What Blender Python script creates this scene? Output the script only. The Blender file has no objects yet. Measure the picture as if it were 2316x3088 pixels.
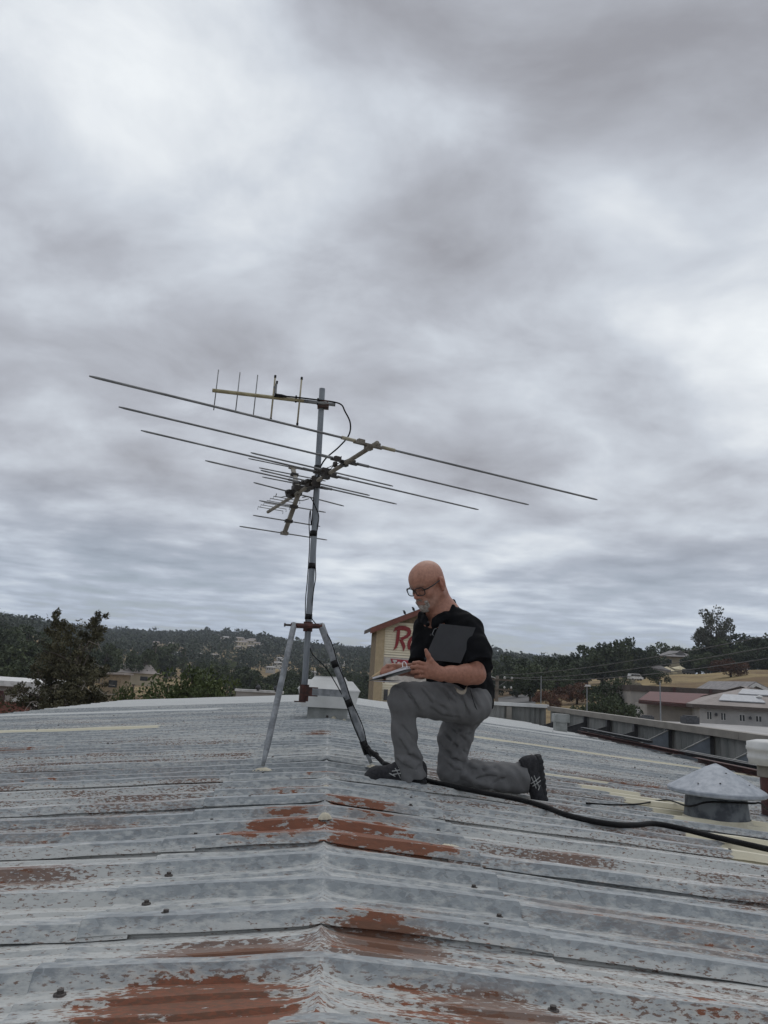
import bpy, math, random
import numpy as np
from mathutils import Vector, Matrix

# ---------------------------------------------------------------- camera, sky, sun, exposure
scene = bpy.context.scene
col = scene.collection
CAM_P, CAM_R, CAM_Y = 0.21652891, 0.05653184, 0.05787541     # pitch up, roll, yaw right (radians)
CAM = Vector((-0.01824, 0.0, 0.4992))
FPX = 2300.0
_F = Vector((math.sin(CAM_Y) * math.cos(CAM_P), math.cos(CAM_Y) * math.cos(CAM_P), math.sin(CAM_P)))
_R0 = Vector((math.cos(CAM_Y), -math.sin(CAM_Y), 0)); _U0 = _R0.cross(_F)
_R = math.cos(CAM_R) * _R0 + math.sin(CAM_R) * _U0
_U = -math.sin(CAM_R) * _R0 + math.cos(CAM_R) * _U0
camd = bpy.data.cameras.new('camera'); cam = bpy.data.objects.new('camera', camd); col.objects.link(cam)
camd.sensor_fit = 'VERTICAL'; camd.sensor_height = 24.0; camd.lens = FPX / 3088 * 24.0
camd.clip_start = 0.05; camd.clip_end = 20000
cam.matrix_world = Matrix(((_R.x, _U.x, -_F.x, CAM.x), (_R.y, _U.y, -_F.y, CAM.y), (_R.z, _U.z, -_F.z, CAM.z), (0, 0, 0, 1)))
scene.camera = cam

SUN_EL, SUN_AZ = math.radians(58), math.radians(22)           # azimuth from +Y towards +X
sund = bpy.data.lights.new('sun', 'SUN'); sun = bpy.data.objects.new('sun', sund); col.objects.link(sun)
sund.energy = 0.7; sund.angle = math.radians(45); sund.color = (1.0, 0.97, 0.93)
sun.rotation_euler = (math.pi / 2 - SUN_EL, 0, math.pi - SUN_AZ)
sun.location = (0, 0, 50)

world = bpy.data.worlds.new('World'); scene.world = world; world.use_nodes = True


def nd(nt, typ, out=0, **kw):
    n = nt.nodes.new(typ)
    for k, v in kw.items():
        k2 = k.replace('__', ' ')
        if k2.startswith('i_'):
            s = n.inputs[int(k2[2:])]
        elif k2 in n.inputs and not hasattr(type(n), k2):
            s = n.inputs[k2]
        elif hasattr(n, k2) and k2 not in ('inputs',):
            setattr(n, k2, v); continue
        else:
            s = n.inputs[k2]
        if isinstance(v, bpy.types.NodeSocket):
            nt.links.new(v, s)
        else:
            s.default_value = v
    return n.outputs[out]


def math_(nt, op, a, b=0.0, c=None):
    kw = dict(operation=op, i_0=a, i_1=b)
    if c is not None:
        kw['i_2'] = c
    return nd(nt, 'ShaderNodeMath', **kw)


def ramp(nt, fac, stops, interp='LINEAR'):
    n = nt.nodes.new('ShaderNodeValToRGB'); n.color_ramp.interpolation = interp
    el = n.color_ramp.elements
    while len(el) < len(stops):
        el.new(0.5)
    for e, (p, c) in zip(el, stops):
        e.position = p; e.color = (*c, 1) if len(c) == 3 else c
    nt.links.new(fac, n.inputs[0])
    return n.outputs[0]


def mix(nt, fac, a, b, blend='MIX'):
    n = nt.nodes.new('ShaderNodeMix'); n.data_type = 'RGBA'; n.blend_type = blend
    for s, v in ((n.inputs[0], fac), (n.inputs[6], a), (n.inputs[7], b)):
        if isinstance(v, bpy.types.NodeSocket):
            nt.links.new(v, s)
        else:
            s.default_value = v if not isinstance(v, tuple) or len(v) == 4 else (*v, 1)
    return n.outputs[2]


def smooth(nt, v, lo, hi):
    n = nt.nodes.new('ShaderNodeMapRange'); n.interpolation_type = 'SMOOTHSTEP'
    nt.links.new(v, n.inputs[0]); n.inputs[1].default_value = lo; n.inputs[2].default_value = hi
    return n.outputs[0]


def build_sky():
    nt = world.node_tree; nt.nodes.clear()
    out = nt.nodes.new('ShaderNodeOutputWorld')
    sky = nt.nodes.new('ShaderNodeTexSky'); sky.sky_type = 'NISHITA'; sky.sun_disc = False
    sky.sun_elevation = SUN_EL; sky.sun_rotation = SUN_AZ
    d = nd(nt, 'ShaderNodeTexCoord', 0)
    sep = nt.nodes.new('ShaderNodeSeparateXYZ'); nt.links.new(d, sep.inputs[0])
    # a lumpy cloud deck seen from below: direction divided by height, the fine ripples on a flatter sheet
    def deck(lift):
        h = math_(nt, 'ADD', math_(nt, 'MAXIMUM', sep.outputs[2], 0.0), lift)
        comb = nt.nodes.new('ShaderNodeCombineXYZ')
        nt.links.new(math_(nt, 'DIVIDE', sep.outputs[0], h), comb.inputs[0]); nt.links.new(math_(nt, 'DIVIDE', sep.outputs[1], h), comb.inputs[1])
        nt.links.new(math_(nt, 'MULTIPLY', sep.outputs[2], 0.8), comb.inputs[2])
        return nd(nt, 'ShaderNodeMapping', i_0=comb.outputs[0], Rotation=(0, 0, math.radians(SKY_ROT)), Scale=(0.9, 1.0, 1.0), Location=SKY_LOC)
    mp, mpf = deck(0.30), deck(0.06)
    wv = nd(nt, 'ShaderNodeTexNoise', 1, i_0=mp, Scale=2.6, Detail=1.0)
    warp = nd(nt, 'ShaderNodeVectorMath', operation='MULTIPLY_ADD', i_0=wv, i_1=(0.20, 0.20, 0.20), i_2=mp)
    n1 = nd(nt, 'ShaderNodeTexNoise', 0, i_0=warp, Scale=1.7, Detail=2.0, Roughness=0.5)
    n2 = nd(nt, 'ShaderNodeTexNoise', 0, i_0=warp, Scale=4.6, Detail=8.0, Roughness=0.55)
    n3 = nd(nt, 'ShaderNodeTexNoise', 0, i_0=mpf, Scale=2.3, Detail=4.5, Roughness=0.52)
    lo_ = smooth(nt, sep.outputs[2], 0.32, 0.06)
    s = math_(nt, 'ADD', math_(nt, 'MULTIPLY', n1, 0.54), math_(nt, 'MULTIPLY', n2, 0.32))
    s = math_(nt, 'ADD', s, math_(nt, 'MULTIPLY_ADD', math_(nt, 'MULTIPLY_ADD', n3, 1.0, -0.5), math_(nt, 'MULTIPLY_ADD', lo_, 0.46, 0.03), 0.07))
    cl = ramp(nt, s, [(0.35, (0.262, 0.268, 0.298)), (0.455, (0.385, 0.405, 0.452)), (0.525, (0.500, 0.535, 0.588)), (0.65, (0.76, 0.79, 0.81))])
    # low in the sky the deck is seen through more air and thins to blue
    low = smooth(nt, sep.outputs[2], 0.26, 0.0)
    haze = mix(nt, math_(nt, 'MULTIPLY', low, 0.52), cl, (0.275, 0.355, 0.475))
    b1 = nd(nt, 'ShaderNodeBackground', Color=haze, Strength=1.0)
    b2 = nd(nt, 'ShaderNodeBackground', Color=sky.outputs[0], Strength=0.07)
    thin = math_(nt, 'MULTIPLY', smooth(nt, s, 0.50, 0.40), math_(nt, 'MULTIPLY', low, 0.35))
    ms = nd(nt, 'ShaderNodeMixShader', i_0=thin, i_1=b1, i_2=b2)
    nt.links.new(ms, out.inputs[0])


SKY_LOC, SKY_ROT = (37.274, 4.780, 4.263), 1.40
build_sky()
vs = scene.view_settings
vs.view_transform = 'Standard'; vs.look = 'None'; vs.exposure = 0.3; vs.gamma = 1.0; vs.use_curve_mapping = False
cy = scene.cycles
cy.max_bounces = 6; cy.diffuse_bounces = 3; cy.glossy_bounces = 3; cy.transmission_bounces = 6; cy.transparent_max_bounces = 8
cy.use_denoising = True


# ---------------------------------------------------------------- helpers
def at(x, y, dist):
    """world point seen along photo pixel (x, y) at depth Y = dist"""
    d = _F + _R * ((x - 1158) / FPX) - _U * ((y - 1544) / FPX)
    return CAM + d * (dist / d.y)


def tag(o, label=None, cat=None, group=None, kind=None):
    if label: o['label'] = label
    if cat: o['category'] = cat
    if group: o['group'] = group
    if kind: o['kind'] = kind
    return o


def empty(name, loc=(0, 0, 0), rz=0.0, label=None, cat=None, group=None):
    o = bpy.data.objects.new(name, None); col.objects.link(o)
    o.empty_display_size = 0.1; o.location = loc; o.rotation_euler = (0, 0, rz)
    return tag(o, label, cat, group)


def obj(name, me, parent=None, loc=None):
    o = bpy.data.objects.new(name, me); col.objects.link(o)
    if parent: o.parent = parent
    if loc is not None: o.location = loc
    return o


def mesh(name, v, f, mat=None, smooth_=False):
    me = bpy.data.meshes.new(name)
    me.from_pydata([tuple(map(float, p)) for p in v], [], [tuple(map(int, q)) for q in f])
    if mat: me.materials.append(mat)
    if smooth_: me.polygons.foreach_set('use_smooth', [True] * len(me.polygons))
    me.update()
    return me


def mesh_np(name, v, quads, mat=None, smooth_=False):
    v = np.asarray(v, np.float32); q = np.asarray(quads, np.int32); k = q.shape[1]
    me = bpy.data.meshes.new(name)
    me.vertices.add(len(v)); me.vertices.foreach_set('co', v.ravel())
    me.loops.add(q.size); me.loops.foreach_set('vertex_index', q.ravel())
    me.polygons.add(len(q)); me.polygons.foreach_set('loop_start', np.arange(0, q.size, k, dtype=np.int32))
    me.update(calc_edges=True)
    if mat: me.materials.append(mat)
    me.polygons.foreach_set('use_smooth', np.full(len(q), bool(smooth_)))
    me.validate()
    return me


class MB:
    """collects simple solids; build() links them as one mesh object"""
    def __init__(s):
        s.v = []; s.f = []; s.off = Vector((0, 0, 0))

    def add(s, v, f):
        n = len(s.v); s.v += [tuple(p) for p in v]; s.f += [tuple(i + n for i in q) for q in f]; return s

    def box(s, c, d, M=None):
        v = [Vector((x * d[0] / 2, y * d[1] / 2, z * d[2] / 2)) for x in (-1, 1) for y in (-1, 1) for z in (-1, 1)]
        if M is not None: v = [M @ p for p in v]
        v = [p + Vector(c) for p in v]
        return s.add(v, [(0, 1, 3, 2), (4, 6, 7, 5), (0, 4, 5, 1), (2, 3, 7, 6), (0, 2, 6, 4), (1, 5, 7, 3)])

    def hexa(s, p):      # 8 corners: bottom ring 4, top ring 4
        return s.add(p, [(3, 2, 1, 0), (4, 5, 6, 7), (0, 1, 5, 4), (1, 2, 6, 5), (2, 3, 7, 6), (3, 0, 4, 7)])

    def tube(s, pts, r, n=8, caps=True):
        pts = [Vector(p) for p in pts]; m = len(pts)
        rs = r if isinstance(r, (list, tuple)) else [r] * m
        ref = None; vv = []
        for i, p in enumerate(pts):
            t = (pts[min(i + 1, m - 1)] - pts[max(i - 1, 0)]).normalized()
            if ref is None:
                ref = t.orthogonal().normalized()
            ref = (ref - t * ref.dot(t)).normalized(); b = t.cross(ref)
            for j in range(n):
                a = 2 * math.pi * j / n
                vv.append(p + (ref * math.cos(a) + b * math.sin(a)) * rs[i])
        ff = [(i * n + j, i * n + (j + 1) % n, (i + 1) * n + (j + 1) % n, (i + 1) * n + j) for i in range(m - 1) for j in range(n)]
        if caps:
            ff += [tuple(range(n - 1, -1, -1)), tuple(range((m - 1) * n, m * n))]
        return s.add(vv, ff)

    def lathe(s, c, prof, n=24, axis=None):
        c = Vector(c); ax = Vector(axis or (0, 0, 1)).normalized(); a = ax.orthogonal().normalized(); b = ax.cross(a)
        vv = [c + ax * z + (a * math.cos(2 * math.pi * j / n) + b * math.sin(2 * math.pi * j / n)) * max(r, 1e-4) for r, z in prof for j in range(n)]
        m = len(prof)
        ff = [(i * n + j, i * n + (j + 1) % n, (i + 1) * n + (j + 1) % n, (i + 1) * n + j) for i in range(m - 1) for j in range(n)]
        return s.add(vv, ff)

    def prism(s, poly, d):     # polygon of 3-D points extruded by vector d
        n = len(poly); d = Vector(d); poly = [Vector(p) for p in poly]
        return s.add(poly + [p + d for p in poly], [tuple(range(n - 1, -1, -1)), tuple(range(n, 2 * n))] + [(i, (i + 1) % n, n + (i + 1) % n, n + i) for i in range(n)])

    def build(s, name, mat, parent=None, smooth_=False, world=True):
        if parent is not None and world:
            inv = (Matrix.Translation(parent_loc(parent)) @ Matrix.Rotation(parent_rz(parent), 4, 'Z')).inverted()
            v = [inv @ Vector(p) for p in s.v]
        else:
            v = s.v
        return obj(name, mesh(name, v, s.f, mat, smooth_), parent)


def parent_loc(p):
    q = Vector((0, 0, 0))
    while p is not None:
        q += p.location; p = p.parent
    return q


def parent_rz(p):
    while p.parent is not None:
        p = p.parent
    return p.rotation_euler.z


def bez(pts, n=12):
    """Catmull-Rom through points"""
    P = [Vector(p) for p in pts]; P = [2 * P[0] - P[1]] + P + [2 * P[-1] - P[-2]]; out = []
    for i in range(1, len(P) - 2):
        for j in range(n):
            t = j / n
            out.append(0.5 * ((2 * P[i]) + (P[i + 1] - P[i - 1]) * t + (2 * P[i - 1] - 5 * P[i] + 4 * P[i + 1] - P[i + 2]) * t * t + (3 * P[i] - P[i - 1] - 3 * P[i + 1] + P[i + 2]) * t ** 3))
    return out + [P[-2]]


def copy_tree(o, parent=None):
    c = o.copy(); col.objects.link(c); c.parent = parent
    for ch in o.children:
        copy_tree(ch, c)
    return c


# ---------------------------------------------------------------- materials
def new_mat(name):
    m = bpy.data.materials.new(name); m.use_nodes = True
    nt = m.node_tree
    return m, nt, nt.nodes['Principled BSDF']


def simple(name, c1, c2=None, rough=0.7, metal=0.0, scale=6.0, detail=5.0, lo=0.35, hi=0.65, bump=0.0, bscale=60.0, stretch=(1, 1, 1), spec=0.5, objrand=0.0):
    m, nt, b = new_mat(name)
    c2 = c2 or tuple(x * 0.72 for x in c1)
    tc = nd(nt, 'ShaderNodeTexCoord', 3)
    mp = nd(nt, 'ShaderNodeMapping', i_0=tc, Scale=stretch)
    n = nd(nt, 'ShaderNodeTexNoise', 0, i_0=mp, Scale=scale, Detail=detail, Roughness=0.6)
    c = mix(nt, smooth(nt, n, lo, hi), c2, c1)
    if objrand:
        r = nd(nt, 'ShaderNodeObjectInfo', 5)
        c = mix(nt, 1.0, c, ramp(nt, r, [(0, (1 - objrand,) * 3), (1, (1 + objrand * 0.6,) * 3)]), 'MULTIPLY')
    nt.links.new(c, b.inputs['Base Color'])
    b.inputs['Roughness'].default_value = rough; b.inputs['Metallic'].default_value = metal
    b.inputs['Specular IOR Level'].default_value = spec
    if bump:
        n2 = nd(nt, 'ShaderNodeTexNoise', 0, i_0=mp, Scale=bscale, Detail=4.0)
        bm = nd(nt, 'ShaderNodeBump', Strength=bump, Distance=0.01, Height=n2)
        nt.links.new(bm, b.inputs['Normal'])
    return m


def foliage(name, c_lo, c_hi, scale=1.2, rand=0.25):
    m, nt, b = new_mat(name)
    tc = nd(nt, 'ShaderNodeTexCoord', 3)
    r = nd(nt, 'ShaderNodeObjectInfo', 5)
    vec = nd(nt, 'ShaderNodeVectorMath', operation='ADD', i_0=tc, i_1=r)
    n = nd(nt, 'ShaderNodeTexNoise', 0, i_0=vec, Scale=scale, Detail=4.0, Roughness=0.7)
    c = mix(nt, smooth(nt, n, 0.35, 0.68), c_lo, c_hi)
    c = mix(nt, 1.0, c, ramp(nt, r, [(0, (1 - rand, 1 - rand, 1 - rand)), (1, (1 + rand, 1 + rand * 0.7, 1 + rand * 0.4))]), 'MULTIPLY')
    nt.links.new(c, b.inputs['Base Color'])
    b.inputs['Roughness'].default_value = 0.75; b.inputs['Specular IOR Level'].default_value = 0.25
    return m


def roof_metal(name='weathered_galvanised_sheet'):
    m, nt, b = new_mat(name)
    p = nd(nt, 'ShaderNodeTexCoord', 3)
    at_ = nt.nodes.new('ShaderNodeAttribute'); at_.attribute_name = 'wear'
    sp = nt.nodes.new('ShaderNodeSeparateColor'); nt.links.new(at_.outputs[0], sp.inputs[0])
    rust, chalk_light, paint = sp.outputs[0], sp.outputs[1], sp.outputs[2]
    mp = nd(nt, 'ShaderNodeMapping', i_0=p, Scale=(9, 34, 34))
    mp2 = nd(nt, 'ShaderNodeMapping', i_0=p, Scale=(26, 70, 60), Location=(5, 2, 1))
    n1 = nd(nt, 'ShaderNodeTexNoise', 0, i_0=mp, Scale=1.0, Detail=6.0, Roughness=0.68)
    n2 = nd(nt, 'ShaderNodeTexNoise', 0, i_0=mp2, Scale=1.0, Detail=5.0, Roughness=0.62)
    big = nd(nt, 'ShaderNodeTexNoise', 0, i_0=p, Scale=1.7, Detail=4.0, Roughness=0.6)
    vor = nd(nt, 'ShaderNodeTexVoronoi', 1, Vector=nd(nt, 'ShaderNodeMapping', i_0=p, Scale=(46, 72, 50)), Scale=1.0)
    vsp = nt.nodes.new('ShaderNodeSeparateColor'); nt.links.new(vor, vsp.inputs[0])
    g = mix(nt, math_(nt, 'ADD', math_(nt, 'MULTIPLY', vsp.outputs[0], 0.62), math_(nt, 'MULTIPLY', big, 0.38)), (0.155, 0.172, 0.184), (0.325, 0.348, 0.355))
    # chalky zinc bloom; also paints in the brighter light on pans than on ribs
    cm = smooth(nt, math_(nt, 'ADD', math_(nt, 'MULTIPLY', chalk_light, 0.6), n2), 0.52, 0.86)
    g = mix(nt, math_(nt, 'MULTIPLY', cm, 0.85), g, (0.47, 0.475, 0.455))
    dark = smooth(nt, nd(nt, 'ShaderNodeTexNoise', 0, i_0=nd(nt, 'ShaderNodeMapping', i_0=p, Scale=(38, 60, 60), Location=(9, 4, 3)), Scale=1.0, Detail=4.0, Roughness=0.7), 0.60, 0.72)
    g = mix(nt, math_(nt, 'MULTIPLY', dark, 0.55), g, (0.13, 0.13, 0.125))
    # brown specks and streaks of rust
    rv = math_(nt, 'ADD', math_(nt, 'MULTIPLY', rust, 0.62), math_(nt, 'ADD', math_(nt, 'MULTIPLY', n1, 0.95), math_(nt, 'MULTIPLY_ADD', n2, 0.75, -0.35)))
    rm = smooth(nt, rv, 0.86, 0.91)
    rc = mix(nt, n2, (0.095, 0.032, 0.017), (0.260, 0.082, 0.036))
    c = mix(nt, math_(nt, 'MULTIPLY', rm, 0.93), g, rc)
    halo = math_(nt, 'MULTIPLY', smooth(nt, rv, 0.72, 0.88), 0.45)
    c = mix(nt, halo, c, (0.42, 0.385, 0.335))
    c = mix(nt, math_(nt, 'MULTIPLY', rm, 0.9), c, rc)
    # fine brown and dark flecks where the coating has lifted
    fl = nd(nt, 'ShaderNodeTexNoise', 0, i_0=nd(nt, 'ShaderNodeMapping', i_0=p, Scale=(58, 190, 150), Location=(2, 7, 1)), Scale=1.0, Detail=3.0, Roughness=0.62)
    area = smooth(nt, nd(nt, 'ShaderNodeTexNoise', 0, i_0=nd(nt, 'ShaderNodeMapping', i_0=p, Scale=(1.5, 4.0, 4.0)), Scale=1.0, Detail=3.0), 0.42, 0.62)
    fm = math_(nt, 'MULTIPLY', smooth(nt, math_(nt, 'ADD', math_(nt, 'MULTIPLY_ADD', fl, 1.0, 0.0), math_(nt, 'MULTIPLY', math_(nt, 'MULTIPLY_ADD', area, 0.75, 0.25), math_(nt, 'MULTIPLY', rust, 0.70))), 0.61, 0.69), math_(nt, 'MULTIPLY_ADD', smooth(nt, chalk_light, 0.2, 0.36), 0.6, 0.28))
    c = mix(nt, fm, c, mix(nt, n2, (0.085, 0.050, 0.036), (0.175, 0.085, 0.050)))
    # brushed-on sealant paint
    pm = smooth(nt, math_(nt, 'ADD', paint, math_(nt, 'MULTIPLY', math_(nt, 'SUBTRACT', n1, 0.5), 0.9)), 0.46, 0.54)
    pc = mix(nt, big, (0.52, 0.47, 0.34), (0.62, 0.59, 0.47))
    pc = mix(nt, at_.outputs['Alpha'], pc, (0.56, 0.565, 0.55))
    c = mix(nt, pm, c, pc)
    nt.links.new(c, b.inputs['Base Color'])
    b.inputs['Metallic'].default_value = 0.0; b.inputs['Specular IOR Level'].default_value = 0.45
    nt.links.new(math_(nt, 'ADD', 0.46, math_(nt, 'MULTIPLY', rm, 0.4)), b.inputs['Roughness'])
    bm = nd(nt, 'ShaderNodeBump', Strength=0.35, Distance=0.004, Height=math_(nt, 'ADD', n2, math_(nt, 'MULTIPLY', big, 1.5)))
    nt.links.new(bm, b.inputs['Normal'])
    return m


def tinted(name, rough=0.6, bump=0.0, bscale=90, spec=0.4, sss=0.0, scale=30, amt=0.25):
    """material whose own local colours sit in the 'tint' attribute (skin, hair, print)"""
    m, nt, b = new_mat(name)
    at_ = nt.nodes.new('ShaderNodeAttribute'); at_.attribute_name = 'tint'
    p = nd(nt, 'ShaderNodeTexCoord', 3)
    n = nd(nt, 'ShaderNodeTexNoise', 0, i_0=p, Scale=scale, Detail=5.0, Roughness=0.65)
    c = mix(nt, 1.0, at_.outputs[0], ramp(nt, n, [(0.3, (1 - amt, 1 - amt, 1 - amt)), (0.7, (1 + amt * 0.5,) * 3)]), 'MULTIPLY')
    nt.links.new(c, b.inputs['Base Color'])
    b.inputs['Roughness'].default_value = rough; b.inputs['Specular IOR Level'].default_value = spec
    if bump:
        n2 = nd(nt, 'ShaderNodeTexNoise', 0, i_0=p, Scale=bscale, Detail=4.0)
        nt.links.new(nd(nt, 'ShaderNodeBump', Strength=bump, Distance=0.004, Height=n2), b.inputs['Normal'])
    return m


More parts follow.
